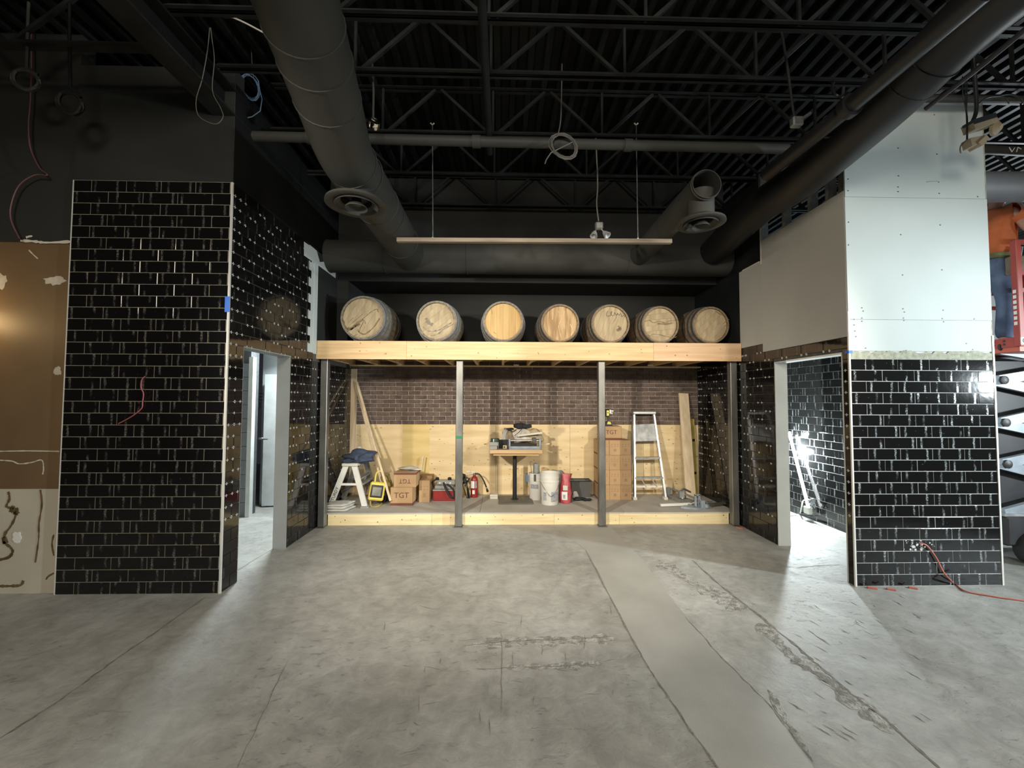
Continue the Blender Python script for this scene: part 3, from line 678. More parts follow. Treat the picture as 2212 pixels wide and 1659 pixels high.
# ================================================================== SERVICES
def seam(parent, c, ax, r, mat): return MB().lathe([(r, -.006), (r+.006, -.004), (r+.006, .004), (r, .006)], c, ax, 28, True).build('seam', mat, parent, 40)
def duct_run(name, label, pts, r, mat, seams, n=28):
    t = thing(name, label, 'duct', pts[0]); MB().tube(pts, r, n).build('duct_body', mat, t, 50)
    for (c, ax) in seams: seam(t, c, ax, r, mat)
    return t
def diffuser(parent, c, r, mat):
    d = MB().lathe([(r*.55, .28), (r*.55, .04), (r*.62, .03), (r*.98, -.01), (r, -.03), (r*.96, -.035), (r*.60, -.02), (r*.5, .0), (r*.5, .25)], c, (0, 0, 1), 36, True).build('diffuser', mat, parent, 40)
    for k, (ro, dz) in enumerate(((.70, -.035), (.36, -.055))):
        MB().lathe([(r*(ro-.17), dz+.05), (r*ro, dz), (r*ro, dz-.008), (r*(ro-.19), dz+.042)], c, (0, 0, 1), 32, True).build('diffuser_ring', mat, d, 40)
    MB().lathe([(r*.16, .02), (r*.16, -.03), (.001, -.035)], c, (0, 0, 1), 20).build('diffuser_cone', 'black', d, 40)
# cross duct in front of the bulkhead
yc, zc, rc = 5.80, 3.735, .225
pL, pR = P(684, 540, y=yc), P(1600, 548, y=yc)
xd = duct_run('cross_duct', 'dark grey round duct running across above the barrels', [(XL-.006, yc, zc), (XR-.01, yc, zc)], rc, 'duct_paint', [((P(712, 540, y=yc).x, yc, zc), (1, 0, 0)), ((P(835, 540, y=yc).x, yc, zc), (1, 0, 0)), ((P(1010, 540, y=yc).x, yc, zc), (1, 0, 0)), ((P(1350, 540, y=yc).x, yc, zc), (1, 0, 0))])
# main duct with a bend, coming towards the viewer
xm = P(888, 552, y=yc).x
el = Vector((xm, 3.35, zc)); A = P(640, 0, y=2.12); A2 = A+(A-el)*.9
path = bez([A2, A, A.lerp(el, .55), el+Vector((0, .02, .0)), el+Vector((0, .6, 0))], 10)+[Vector((xm, yc-.1, zc))]
dA = (el-A).normalized()
sm = [(A.lerp(el, q), dA) for q in (.10, .28, .52)]+[(el+Vector((0, .12, 0)), (0, 1, 0)), (el+Vector((0, .30, 0)), (0, 1, 0)), (el+Vector((0, .85, 0)), (0, 1, 0)), (Vector((xm, 5.2, zc)), (0, 1, 0))]
md = duct_run('main_duct', 'large grey round duct coming forward over the left side', path, .222, 'duct_paint', sm, 36)
diffuser(md, P(770, 436, y=3.62)+Vector((0, 0, .0)), .265, 'duct_paint')
hp = A.lerp(el, .62); MB().lathe([(.012, 0), (.001, .004)], P(657, 268, y=3.02), (0, -1, 0), 10).build('test_hole', 'black', md)
# right duct
xrd = P(1371, 552, y=yc).x; pe = P(1527, 383, x=xrd); 
rd = thing('branch_duct', 'small grey round duct with open end above the right of the niche', 'duct', (xrd, pe.y, pe.z))
MB().lathe([(.138, 0), (.132, 0), (.132, .42), (.001, .425), (.001, .43), (.138, .43)], (xrd, pe.y, zc), (0, 1, 0), 28, True).build('open_end', 'duct_paint', rd, 50)
MB().tube([(xrd, pe.y+.43, zc), (xrd, yc-.1, zc)], .138, 28, False).build('duct_body', 'duct_paint', rd, 50)
seam(rd, (xrd, pe.y+.03, zc), (0, 1, 0), .138, 'duct_paint')
diffuser(rd, Vector((xrd+.02, pe.y+.17, P(1515, 477, y=pe.y+.17).z)), .225, 'duct_paint')
# black duct along the right wall
bx = 2.95
q = [P(2240, -75, x=bx), P(2080, 60, x=bx), P(1900, 240, x=bx), P(1730, 388, x=bx), P(1640, 450, x=bx)]
bd = duct_run('black_duct', 'thick black round duct slanting across the upper right corner', bez(q+[Vector((bx, 5.6, zc+.05))], 6), .185, 'duct_black', [])
for s in (.30, .58): seam(bd, q[1].lerp(q[2], s), (q[2]-q[1]), .187, 'duct_black')
q = [P(2125, -20, x=2.62), P(1980, 105, x=2.62), P(1835, 230, x=2.62), P(1745, 305, x=2.62), P(1655, 378, x=2.62)]
bp_ = thing('black_pipe', 'black pipe running alongside the thick black duct', 'pipe', q[2]); MB().tube(bez(q, 4), .062, 14).build('pipe_body', 'duct_black', bp_, 50)
MB().lathe([(.06, -.03), (.085, -.03), (.085, .03), (.06, .03)], q[2], (q[3]-q[2]), 16).build('coupling', 'duct_black', bp_, 40)
q = [P(2225, 55, x=3.0), P(2110, 150, x=3.0), P(2000, 235, x=3.0)]
solo('conduit', 'thin black conduit along the lower edge of the thick duct', 'conduit', MB().tube(bez(q), .016, 8), 'cable_black', 50)
# grey pipes
def V3(p, z): return Vector((p.x, p.y, z))
def pipe(label, p0, p1, r, mat='duct_paint', name='pipe', cat='pipe', coup=()):
    t = thing(name, label, cat, p0); MB().tube([p0, p1], r, 16).build('pipe_body', mat, t, 50)
    for s in coup:
        c = Vector(p0).lerp(Vector(p1), s); MB().lathe([(r, -.04), (r+.012, -.04), (r+.012, .04), (r, .04)], c, Vector(p1)-Vector(p0), 16).build('coupling', mat, t, 40)
    return t
pipe('grey sprinkler pipe crossing the ceiling in front of the hanging rods', P(528, 294, y=4.0), P(1700, 322, y=4.0), .048, coup=(.12, .42, .70))
pipe('thin black pipe running away under the joists near the centre', P(1039, -30, z=ZJ-.05), P(1058, 330, z=ZJ-.05), .034, 'steel_paint')
pipe('grey pipe passing in front of the white pier top', P(1840, 212, y=3.62), P(2330, 214, y=3.62), .034)
pipe('grey pipe with white chalk marks right of the white pier', P(2105, 322, y=4.1), P(2330, 334, y=4.1), .045, 'duct_paint')
pipe('fat grey duct crossing in front of the worker', P(2090, 404, y=3.98), P(2380, 404, y=3.98), .145, 'duct_grey', 'grey_duct', 'duct')
pipe('thin conduit fixed under the third joist', V3(P(790, 280, y=4.3), ZJ-.011), V3(P(1200, 280, y=4.3), ZJ-.011), .010, 'steel_paint', 'conduit', 'conduit')
pipe('thin conduit fixed under the fourth joist at left', V3(P(560, 380, y=5.11), ZJ-.013), V3(P(800, 380, y=5.11), ZJ-.013), .012, 'steel_paint', 'conduit', 'conduit')
m = MB()
for (a, b) in (((2180, 318), (2186, 328)), ((2186, 328), (2192, 319)), ((2196, 328), (2199, 318)), ((2199, 318), (2206, 322))): m.tube([P(*a, y=4.05), P(*b, y=4.05)], .004, 5)
solo('chalk_mark', 'white chalk strokes on the grey pipe at right', 'mark', m, 'label_white')

# hanging bar and rods
hb = thing('hanging_bar', 'long thin wooden bar hanging on two rods from the ceiling', 'bar', P(1150, 520, y=4.3))
a, b = P(858, 519, y=4.3), P(1450, 522, y=4.3); MB().beam(a, b, .05, .042).build('bar', 'bar_wood', hb)
for (u0, u1, v) in ((935, 934, 515), (1378, 1374, 517)):
    p0, p1 = P(u0, v, y=4.3), P(u1, 270, y=4.3); MB().tube([p0, p1], .006, 6).build('rod', 'galv', hb, 60)
    MB().tube([p1+Vector((-.02, 0, .02)), p1, p1+Vector((.02, 0, .02))], .008, 6).build('beam_clamp', 'warm_white', hb, 60)
    MB().lathe([(.012, 0), (.012, .012)], p0, (0, 0, 1), 6).build('nut', 'galv', hb)
# cables and small fittings
def cable(name, label, pix, r, mat, y=None, x=None, z=None, cat='cable', n=8, pts=None):
    pts = pts or [P(u, v, y=y, x=x, z=z) for u, v in pix]
    return solo(name, label, cat, MB().tube(bez(pts, n), r, 6), mat, 60)
cable('wire_loop', 'pale wire loop hanging in front of the left steel beam', [(453, 60), (448, 110), (437, 170), (424, 215), (428, 248), (450, 264), (470, 267), (482, 252), (476, 232), (459, 195), (463, 130), (458, 85), (455, 60)], .0035, 'cable_grey', y=3.3)
cable('ceiling_wire', 'pale straight wire running from the beam to the big duct', [(455, 20), (520, 45), (590, 82)], .006, 'cable_white', y=3.0)
def coil(name, label, cu, cv, ru, rv, y, r, mat, tail, turns=4, tilt=0):
    pts = []
    for k in range(turns*14):
        t = 2*math.pi*k/14; q = 1+.10*math.sin(k*.37)+random.uniform(-.02, .02)
        pts.append(P(cu+ru*q*math.cos(t)+tilt*math.sin(t)+2*math.sin(k*.2), cv+rv*q*math.sin(t), y=y+.01*math.sin(k)))
    pts += [P(u, v, y=y) for u, v in tail]
    return solo(name, label, 'cable', MB().tube(pts, r, 5), mat, 60)
coil('cable_coil', 'blue cable coil hanging left of the big duct', 541, 188, 19, 27, 3.9, .005, 'blue_wire', [(560, 190), (566, 215), (562, 240), (545, 252), (528, 256)], 3, 6)
cable('hanging_cable', 'thin cable dropping from above to the blue coil', [(542, 60), (544, 130), (548, 168)], .003, 'cable_grey', y=3.9)
coil('cable_coil', 'grey cable coil hanging in front of the sprinkler pipe', 1218, 316, 27, 26, 3.9, .006, 'cable_grey', [(1190, 330), (1180, 345), (1177, 354)], 5, 8)
cable('hanging_cable', 'thin grey cable hanging down to the cable coil', [(1214, 138), (1213, 200), (1211, 260), (1205, 292)], .006, 'cable_grey', y=3.9)
tl = thing('twin_spotlight', 'grey junction box with two small lamp heads above the bar', 'lamp', P(1294, 500, y=4.5))
MB().tube(bez([V3(P(1287, 320, y=4.31), ZJ), P(1288, 320, y=4.4), P(1291, 400, y=4.5), P(1289, 440, y=4.5), P(1293, 478, y=4.5)]), .008, 6).build('drop_cable', 'cable_grey', tl, 60)
c = P(1294, 488, y=4.5); MB().cham(c-Vector((.045, .03, .04)), c+Vector((.045, .03, .04)), .012).build('junction_box', 'galv', tl)
for du, dv, ax in ((-9, 12, (-.3, -.4, -1)), (10, 13, (.5, -.5, -.8))):
    e = P(1294+du, 488+dv, y=4.48); MB().tube([c, e], .008, 6).build('arm', 'galv', tl, 60); MB().lathe([(.016, 0), (.03, .03), (.042, .075), (.036, .075), (.01, .05)], e, ax, 16).build('lamp_head', 'alu_dull', tl, 40)
jb = thing('junction_box', 'shiny open junction box hanging by cable beside the big duct', 'junction box', P(808, 272, y=3.6))
c = P(806, 268, y=3.6); MB().lathe([(.05, .0), (.055, .02), (.055, .06), (.03, .07), (.028, .06), (.04, .02)], c-Vector((0, 0, .03)), (.3, -.6, .4), 12).build('box_body', 'chrome', jb, 40)
MB().tube(bez([c+Vector((-.02, -.03, -.04)), c+Vector((.03, -.05, -.06)), c+Vector((.05, -.04, -.03)), c+Vector((.01, -.05, .0))]), .008, 6).build('wire', 'warm_white', jb, 60)
MB().tube([P(804, 130, y=3.6), P(807, 200, y=3.6), c], .010, 8).build('drop_cable', 'duct_paint', jb, 60)
cable('hanging_cable', 'dark cable hanging at upper right beside the black pipe', [(1687, 60), (1700, 140), (1712, 230), (1716, 255)], .010, 'steel_paint', y=3.3)
jb2 = thing('junction_box', 'dim junction box hanging at upper right near the black pipe', 'junction box', P(1722, 265, y=3.3))
c = P(1722, 264, y=3.3); MB().cham(c-Vector((.05, .03, .04)), c+Vector((.04, .03, .04)), .01).build('box_body', 'galv', jb2); MB().tube([c, P(1750, 245, y=3.3)], .014, 8).build('stub', 'galv', jb2, 60)
cable('cable_bundle', 'dark cables sagging between black pipe and thick duct', [(1765, 292), (1790, 296), (1806, 280), (1812, 255)], .010, 'cable_black', y=3.3)
cable('cable_clip', 'dark cable clip with wires hanging from the second joist by the black pipe', None, .012, 'cable_black', pts=[V3(P(1800, 150, y=3.48), ZJ), P(1797, 190, y=3.3), P(1805, 205, y=3.2), P(1818, 208, y=3.2), P(1822, 188, y=3.2)])
# emergency lights on wires in front of the white pier
ye = 3.30
eml = thing('emergency_light', 'beige emergency lights with bare lamp hanging by wires before the white pier', 'lamp', P(2115, 270, y=ye))
for (x0, x1) in ((2079, 2088), (2084, 2089), (2088, 2090)): MB().tube(bez([P(x0, 165, y=ye), P(x0+1, 205, y=ye), P(x1-2, 235, y=ye), P(x1, 262, y=ye), P(x1, 305, y=ye)]), .004, 6).build('wire', 'cable_black', eml, 60)
MB().tube(bez([V3(P(2098, 80, y=3.46), ZJ+.005), P(2102, 110, y=ye), P(2106, 170, y=ye), P(2109, 235, y=ye), P(2101, 262, y=ye)]), .014, 8).build('conduit', 'cable_black', eml, 60)
MB().beam(P(2091, 277, y=ye), P(2141, 262, y=ye), .09, .075).build('housing', 'lamp_beige', eml)
MB().beam(P(2092, 270, y=ye-.01), P(2140, 255, y=ye-.01), .085, .04).build('cover', 'cable_black', eml)
c = P(2146, 278, y=ye); MB().lathe([(.02, .05), (.055, .02), (.058, 0), (.05, -.004), (.02, .012)], c, (.3, -1, -.3), 20).build('lamp_head', 'lamp_beige', eml, 40); MB().lathe([(.05, 0), (.03, -.018), (.001, -.022)], c, (-.3, 1, .3), 16).build('lens', 'chrome', eml, 40)
MB().beam(P(2088, 312, y=ye), P(2120, 306, y=ye), .07, .07).build('lamp_head', 'lamp_beige', eml); MB().beam(P(2104, 318, y=ye), P(2121, 302, y=ye), .09, .04).build('lamp_head', 'lamp_beige', eml)
MB().tube(bez([P(2086, 304, y=ye), P(2076, 314, y=ye), P(2074, 325, y=ye), P(2076, 331, y=ye)]), .005, 6).build('wire', 'cable_grey', eml, 60)
cable('hanging_cable', 'dark cables draped over the pipe right of the white pier', [(2112, 225), (2130, 212), (2150, 208), (2170, 210), (2180, 224)], .006, 'cable_black', y=3.55)
cable('hanging_cable', 'dark cable sagging at the far upper right edge', [(2160, 206), (2185, 204), (2205, 212), (2209, 225)], .006, 'cable_black', y=3.56)
cable('hanging_wire', 'dim pinkish wire looping down the black wall at far left', [(66, -30), (68, 120), (66, 215), (62, 270), (66, 320), (85, 362), (102, 378), (75, 378), (42, 400), (25, 440), (24, 475), (42, 515)], .006, 'cable_dim', y=3.66)
coil('cable_coil', 'dim dark cable coil hanging high at far left', 58, 172, 28, 22, 3.3, .012, 'duct_paint', [(58, 150), (60, 60), (62, 5)], 3, 6)
coil('cable_coil', 'dim black cable coil beside the far left pipe', 152, 222, 26, 24, 3.3, .012, 'black_paint', [(152, 190), (150, 90), (150, 5)], 3, 6)

# blue tape, wires on the piers
solo('tape_strip', 'strip of blue masking tape on the left pier edge', 'tape', MB().box(P(486, 640, y=D1-.006), P(496, 674, y=D1-.004)), 'blue_tape')
p = P(1835, 760, y=D1R-.006); solo('tape_strip', 'strip of blue masking tape wrapped on the right pier corner', 'tape', MB().box(p+Vector((-.004, 0, -.014)), p+Vector((.030, .001, .014))).box((XR-.006, p.y, p.z-.014), (XR-.004, p.y+.05, p.z+.012)), 'blue_tape')
cable('pier_wire', 'pink wire poking out of the left tiled pier', [(313, 813), (306, 822), (305, 838), (310, 850), (308, 870), (306, 882), (290, 896), (270, 908), (256, 915)], .005, 'cable_pink', y=D1-.012)
cable('pier_wire', 'red and white wire trailing from the right pier onto the floor', None, .006, 'cable_red', pts=[P(1983, 1172, y=D1R+.006), P(2000, 1177, y=D1R-.02), P(2012, 1190, y=D1R-.02), P(2024, 1208, y=D1R-.02), P(2036, 1232, y=D1R-.02), P(2050, 1250, y=D1R-.03), P(2064, 1262, z=.008), P(2085, 1277, z=.008), P(2125, 1285, z=.008), P(2170, 1292, z=.008), P(2230, 1300, z=.008)])
m = MB()
for k in range(40):
    u = random.uniform(1952, 2025); v = random.uniform(1168, 1190); p = P(u, v, y=D1R-.001); s = random.uniform(.004, .02)*max(.2, 1-abs(u-1985)/45)
    m.lathe([(s, 0), (s*.6, .001)], p, (0, -1, 0), 6)
o = solo('mortar_splash', 'white mortar splash around a hole in the right pier', 'mortar', m, 'grout_white'); o['kind'] = 'stuff'
for k, (u, v, du) in enumerate(((1884, 1270, 13), (1925, 1273, 12), (1972, 1270, 12), (1598, 1140, 10))):
    p = P(u, v, z=.006); d = P(u+du, v+2, z=.006); solo('debris_shard', ('red debris shard at the foot of the right pier, nearest its left corner', 'red debris shard at the foot of the right pier, second from the left corner', 'reddish debris shard at the foot of the right pier, third along', 'red scrap on the floor beside the right steel post')[k], 'debris', MB().beam(p-(d-p)*.8, p+(d-p)*.8, .03, .010), 'cable_red')

# ================================================================== TIMBER SHELF, POSTS, PLATFORM
yf = 5.47
sh = thing('barrel_shelf', 'new timber shelf with thick fir fascia carrying seven barrels', 'shelf', (.4, 6.1, ZS))
xb = [P(680, 757, y=yf).x, P(878, 757, y=yf).x, P(1412, 760, y=yf).x, XR-.004]
for i, mt in enumerate(('fir_x', 'fir_x', 'fir_pink')):
    bo = MB().cham((xb[i]+.0006, yf+.002*(i == 1), ZS), (xb[i+1]-.0006, yf+.038, ZST), .002).build('fascia_board', mt, sh); kn = MB()
    for k in range(int((xb[i+1]-xb[i])*5)):
        kn.lathe([(random.uniform(.004, .012), 0), (.003, .0008)], (random.uniform(xb[i]+.05, xb[i+1]-.05), yf+.002*(i == 1), random.uniform(ZS+.02, ZST-.02)), (0, -1, 0), 7)
    o = kn.build('knots', 'knot', bo); o['kind'] = 'stuff'
box((XL+.004, yf+.04, ZST-.04), (XR-.004, D3+.05, ZST-.015)).build('shelf_deck', 'ply', sh)
box((XL+.004, yf+.04, ZS+.02), (XR-.004, yf+.08, ZST-.042)).build('rim_joist', 'fir_x', sh)
xx = XL+.02
while xx < XR-.05:
    box((xx, yf+.082, ZS+.02), (xx+.038, D3-.002, ZST-.042)).build('shelf_joist', 'fir_y', sh); xx += .406
for k in range(13):
    x0 = XL+.02+.406*k
    MB().beam((x0+.04, 6.1, ZS+.03), (x0+.40, 6.1, ZST-.06), .03, .018).build('bridging', 'fir_x', sh)
box((XL+.01, 6.60, ZS), (XR-.01, 6.69, ZS+.019)).build('ledger_strip', 'spruce_x', sh)
for u in (862, 1115, 1405): MB().lathe([(.045, 0), (.045, -.012), (.03, -.016)], P(u, 788, z=ZS+.018), (0, 0, 1), 14).build('puck_light', 'white_plastic', sh, 40)
PLB = ['leftmost steel post beside the left tiled wall', 'steel post with green tape band near the red toolbox', 'steel post in front of the stacked cartons', 'rightmost steel post beside the right tiled wall']
for i, (u, v) in enumerate(((692, 1140), (990.5, 1139), (1300, 1138), (1583, 1136))):
    x0 = P(u, v, y=D2).x
    if i == 0: x0 = XL+.062
    if i == 3: x0 = XR-.065
    hw = .046; p = thing('steel_post', PLB[i], 'post', (x0, D2, 0), 'square steel posts under the shelf')
    MB().cham((x0-hw, D2-hw, .008), (x0+hw, D2+hw, ZS+.018), .006).build('tube', 'steel_tube', p)
    box((x0-hw-.012*(i not in (0, 3)), D2-hw-.03, 0), (x0+hw+.012*(i not in (0, 3)), D2+hw, .008)).build('base_plate', 'steel_tube', p)
    if i == 1: box((x0-hw-.001, D2-hw-.001, P(990, 947, y=D2).z), (x0+hw+.001, D2+hw+.001, P(990, 941, y=D2).z)).build('green_tape', 'green', p)
pf = thing('platform', 'low timber platform with grey deck inside the niche', 'platform', (.4, 6.1, 0))
xs = [XL+.11, P(984, 1125, y=5.62).x, P(998, 1125, y=5.62).x, P(1293, 1125, y=5.62).x, P(1308, 1125, y=5.62).x, XR-.115]
for a, b in ((-2.46+.11, -.95), (-.95, .72), (.72, 1.62), (1.62, XR-.115)):
    bo = MB().cham((a+.001, D2+.052, 0), (b-.001, D2+.09, ZP-.018), .0015).build('front_board', 'spruce_x', pf); kn = MB()
    for k in range(int((b-a)*7)): kn.lathe([(random.uniform(.003, .010), 0), (.003, .0008)], (random.uniform(a+.03, b-.03), D2+.052, random.uniform(.012, ZP-.03)), (0, -1, 0), 6)
    o = kn.build('knots', 'stain', bo); o['kind'] = 'stuff'
for a, b in ((XL+.002, -.30), (-.296, 1.70), (1.704, XR-.002)): box((a, D2+.05, ZP-.018), (b, D3-.015, ZP)).build('deck_board', 'deckboard', pf)
box((XL+.10, D2+.0505, ZP-.017), (XR-.11, D2+.06, ZP-.0005)).build('deck_edge', 'ply', pf)

# ================================================================== BARRELS
def arc_board(x0, x1, r, y, rot, c):
    pts = []
    for k in range(7): q = x0+(x1-x0)*k/6; pts.append((q, math.sqrt(max(0, r*r-q*q))))
    for k in range(7): q = x1+(x0-x1)*k/6; pts.append((q, -math.sqrt(max(0, r*r-q*q))))
    cs, sn = math.cos(rot), math.sin(rot)
    return [(c[0]+a*cs-b*sn, y, c[2]+a*sn+b*cs) for a, b in pts]
def rad(t, rh, rb): return rh+(rb-rh)*(1-(2*t-1)**2)
STV = {}
def stave_mesh(rh, rb, Ln, mat, n):
    key = (rh, rb, mat)
    if key in STV: return STV[key]
    ha = math.pi/n*.975; vs = []; fs = []; S = 8
    for i in range(S+1):
        t = i/S; ro = rad(t, rh, rb); ri = ro-.022
        for rr, aa in ((ro, -ha), (ro, ha), (ri, ha), (ri, -ha)): vs.append((rr*math.sin(aa), t*Ln, rr*math.cos(aa)))
    for i in range(S):
        for k in range(4): fs.append((i*4+k, i*4+(k+1) % 4, i*4+4+(k+1) % 4, i*4+4+k))
    fs += [(3, 2, 1, 0), (S*4, S*4+1, S*4+2, S*4+3)]
    me = bpy.data.meshes.new('stave'); me.from_pydata(vs, [], fs); me.materials.append(M[mat]); STV[key] = me; return me
def strip(parent, pix, y, w, mat, nm, n=5, jit=.5):
    pts = bez([P(u, v, y=y) for u, v in pix], n); vs = []
    for i, p in enumerate(pts):
        d = (pts[min(i+1, len(pts)-1)]-pts[max(i-1, 0)]).normalized(); nn = Vector((-d.z, 0, d.x)); hw = w*random.uniform(1-jit, 1+jit)/2
        vs += [p+nn*hw, p-nn*hw, p-nn*hw+Vector((0, .002, 0)), p+nn*hw+Vector((0, .002, 0))]
    fs = []
    for i in range(len(pts)-1):
        for k in range(4): fs.append((4*i+k, 4*i+(k+1) % 4, 4*i+4+(k+1) % 4, 4*i+4+k))
    return MB().add(vs, fs).build(nm, mat, parent)
BAR = [(783, 1.06, 5.56, .6, 'head_oak', 'oak_grey', 'hoop', 'barrel with dark drip stains on its pale head, leftmost on the shelf'),
       (943, .98, 5.60, .9, 'head_oak', 'oak_grey', 'hoop', 'barrel with smudged greyish head, second from the left'),
       (1087, 1.0, 5.64, 0.0, 'head_warm', 'oak_grey', 'hoop', 'barrel with clean golden head of upright boards'),
       (1210, .955, 5.66, .06, 'head_stain', 'oak', 'hoop_dark', 'barrel with reddish brown streaks down its head'),
       (1319, .965, 5.68, .35, 'head_oak', 'oak', 'hoop_dark', 'barrel with black handwriting on its head'),
       (1427, .93, 5.66, 1.45, 'head_oak', 'oak', 'hoop_dark', 'barrel with two dark wavy lines across its head'),
       (1536, .93, 5.66, .8, 'head_oak', 'oak', 'hoop_dark', 'barrel half in shadow, rightmost on the shelf')]
for i, (u, s, yb0, rot, hm, sm_, hpm, lab) in enumerate(BAR):
    rh, rb, Ln = .278*s, .325*s, .86*s; cz = ZST-.015+rb; cx = P(u, 695, y=yb0).x
    b = thing('barrel', lab, 'barrel', (cx, yb0+Ln/2, ZST-.015), 'oak barrels lying in a row on the shelf'); NS = 28
    sm0 = stave_mesh(rh, rb, Ln, sm_, NS)
    for k in range(NS): inst(sm0, 'stave', b, (cx, yb0, cz), (0, 2*math.pi*k/NS, 0))
    for (t0, t1) in ((.015, .065), (.13, .175), (.29, .335), (.665, .71), (.825, .87), (.935, .985)):
        MB().lathe([(rad(t0, rh, rb)+.0005, t0*Ln), (rad(t0, rh, rb)+.004, t0*Ln), (rad(t1, rh, rb)+.004, t1*Ln), (rad(t1, rh, rb)+.0005, t1*Ln)], (cx, yb0, cz), (0, 1, 0), 40, True).build('hoop', hpm, b, 30)
    hd = MB().lathe([(rh-.022, .045), (rh-.022, .055)], (cx, yb0, cz), (0, 1, 0), 32).build('head', hm, b)
    MB().lathe([(rh-.022, Ln-.055), (rh-.022, Ln-.045)], (cx, yb0, cz), (0, 1, 0), 32).build('back_head', hm, b)
    r0 = rh-.0215; nb = 6
    for k in range(nb):
        x0 = -r0+2*r0*k/nb+.0007; x1 = -r0+2*r0*(k+1)/nb-.0007
        MB().prism(arc_board(x0, x1, r0, yb0+.030+random.uniform(-.0007, .0007), -rot, (cx, 0, cz)), (0, .014, 0)).build('head_board', hm, hd)
    ys = yb0+.0285
    if i == 0:
        for pix, w_ in (([(737, 686), (742, 697), (747, 707), (757, 710), (766, 704), (775, 696), (785, 690)], .030), ([(742, 708), (755, 713), (768, 705), (778, 700)], .022), ([(772, 712), (778, 719), (787, 722), (797, 716), (808, 706), (816, 694), (820, 688)], .016), ([(783, 690), (795, 679), (806, 671), (815, 668), (817, 675)], .008), ([(775, 718), (781, 703), (787, 693), (790, 700)], .009), ([(760, 699), (772, 688), (784, 678)], .006), ([(752, 697), (764, 686)], .006), ([(764, 726), (772, 722)], .006)): strip(hd, pix, ys, w_, 'stain', 'stain_mark')
    elif i == 1:
        for pix, w_ in (([(920, 687), (926, 697), (935, 702)], .04), ([(913, 705), (925, 715), (945, 714), (962, 705), (975, 697)], .012), ([(930, 725), (945, 722), (960, 710), (980, 700)], .012), ([(968, 665), (978, 678), (980, 690)], .010)): strip(hd, pix, ys, w_, 'oak_grey', 'stain_mark', jit=.8)
    elif i == 2:
        for pix, w_ in (([(1127, 706), (1126, 716), (1121, 722)], .012), ([(1066, 717), (1072, 722)], .006), ([(1062, 668), (1063, 678)], .007)): strip(hd, pix, ys, w_, 'stain', 'stain_mark')
    elif i == 3:
        for pix, w_ in (([(1206, 672), (1212, 688), (1207, 705), (1212, 730)], .008), ([(1219, 672), (1216, 690), (1220, 710)], .007), ([(1195, 675), (1193, 690)], .009), ([(1232, 700), (1238, 715), (1234, 724)], .012)): strip(hd, pix, ys, w_, 'fir_pink', 'stain_mark')
    elif i == 4:
        strip(hd, [(1313, 672), (1310, 678), (1312, 683), (1319, 681), (1322, 673), (1319, 676), (1323, 682), (1327, 680), (1328, 675), (1331, 681), (1334, 677), (1337, 681), (1341, 677), (1343, 684), (1346, 682), (1351, 683)], ys, .0055, 'ink', 'handwriting', 6, .2)
        strip(hd, [(1335, 676), (1330, 688), (1322, 700)], ys, .004, 'stain', 'stain_mark'); strip(hd, [(1335, 704), (1340, 710), (1332, 714)], ys, .03, 'oak', 'stain_mark')
    elif i == 5:
        strip(hd, [(1393, 695), (1402, 692), (1412, 697), (1424, 694), (1436, 697), (1448, 693), (1464, 694), (1462, 708), (1463, 719)], ys, .008, 'stain', 'stain_mark'); strip(hd, [(1396, 722), (1405, 726), (1410, 722), (1425, 723), (1440, 727), (1456, 729), (1462, 727)], ys, .008, 'stain', 'stain_mark'); strip(hd, [(1420, 699), (1440, 700), (1452, 698)], ys, .02, 'oak', 'stain_mark')
    else:
        for pix in ([(1545, 672), (1555, 678), (1568, 684)], [(1552, 670), (1562, 680)], [(1562, 700), (1570, 692), (1575, 690)], [(1565, 705), (1574, 698)]): strip(hd, pix, ys, .008, 'stain', 'stain_mark')

# ================================================================== THINGS ON THE PLATFORM
V = Vector
# ---- step trestle, left
ya, yb2 = 5.93, 6.42
st = thing('step_ladder', 'white and aluminium step trestle lettered on its leg, by left tiles', 'step ladder', P(752, 1090, z=ZP))
tz = P(757, 1002, y=ya).z; cxx = P(757, 1002, y=ya).x; fl, fr_ = P(713, 1098, y=ya).x, P(788, 1094, y=ya).x
for nm, yy, mt in (('front', ya, 'white_plastic'), ('rear', yb2, 'alu_dull')):
    MB().beam((cxx-.05, yy, tz), (fl, yy, ZP+.02), .072, .035, (0, 1, 0)).build('leg', mt, st); MB().beam((cxx+.05, yy, tz), (fr_, yy, ZP+.02), .072, .035, (0, 1, 0)).build('leg', mt, st)
    zq = P(757, 1046, y=ya).z; MB().beam((cxx-.17, yy, zq), (cxx+.13, yy, zq), .03, .03).build('brace', mt, st)
    for x0, x1 in ((fl-.02, fl+.06), (fr_-.05, fr_+.06)): MB().cham((x0, yy-.05, ZP), (x1, yy+.04, ZP+.03), .008).build('foot', 'alu', st)
MB().cham((cxx-.11, ya-.04, tz-.03), (cxx+.11, yb2+.04, tz+.01), .006).build('top_cap', 'warm_white', st)
for zz, dx in ((P(757, 1046, y=ya).z, .15), (tz-.22, .10)): MB().beam((cxx+dx, ya, zz), (cxx+dx, yb2, zz), .08, .02).build('step', 'alu_dull', st)
MB().beam((cxx+.2, ya, ZP+.15), (cxx+.1, yb2, ZP+.42), .02, .02).build('spreader', 'alu_dull', st)
ld = V((fl-(cxx-.05), 0, ZP-tz)).normalized()
pm = V((cxx-.05, ya-.0185, tz)).lerp(V((fl, ya-.0185, ZP)), .70); text('STURDY', .062, 'ink', st, pm, -ld, V((ld.z, 0, -ld.x)))
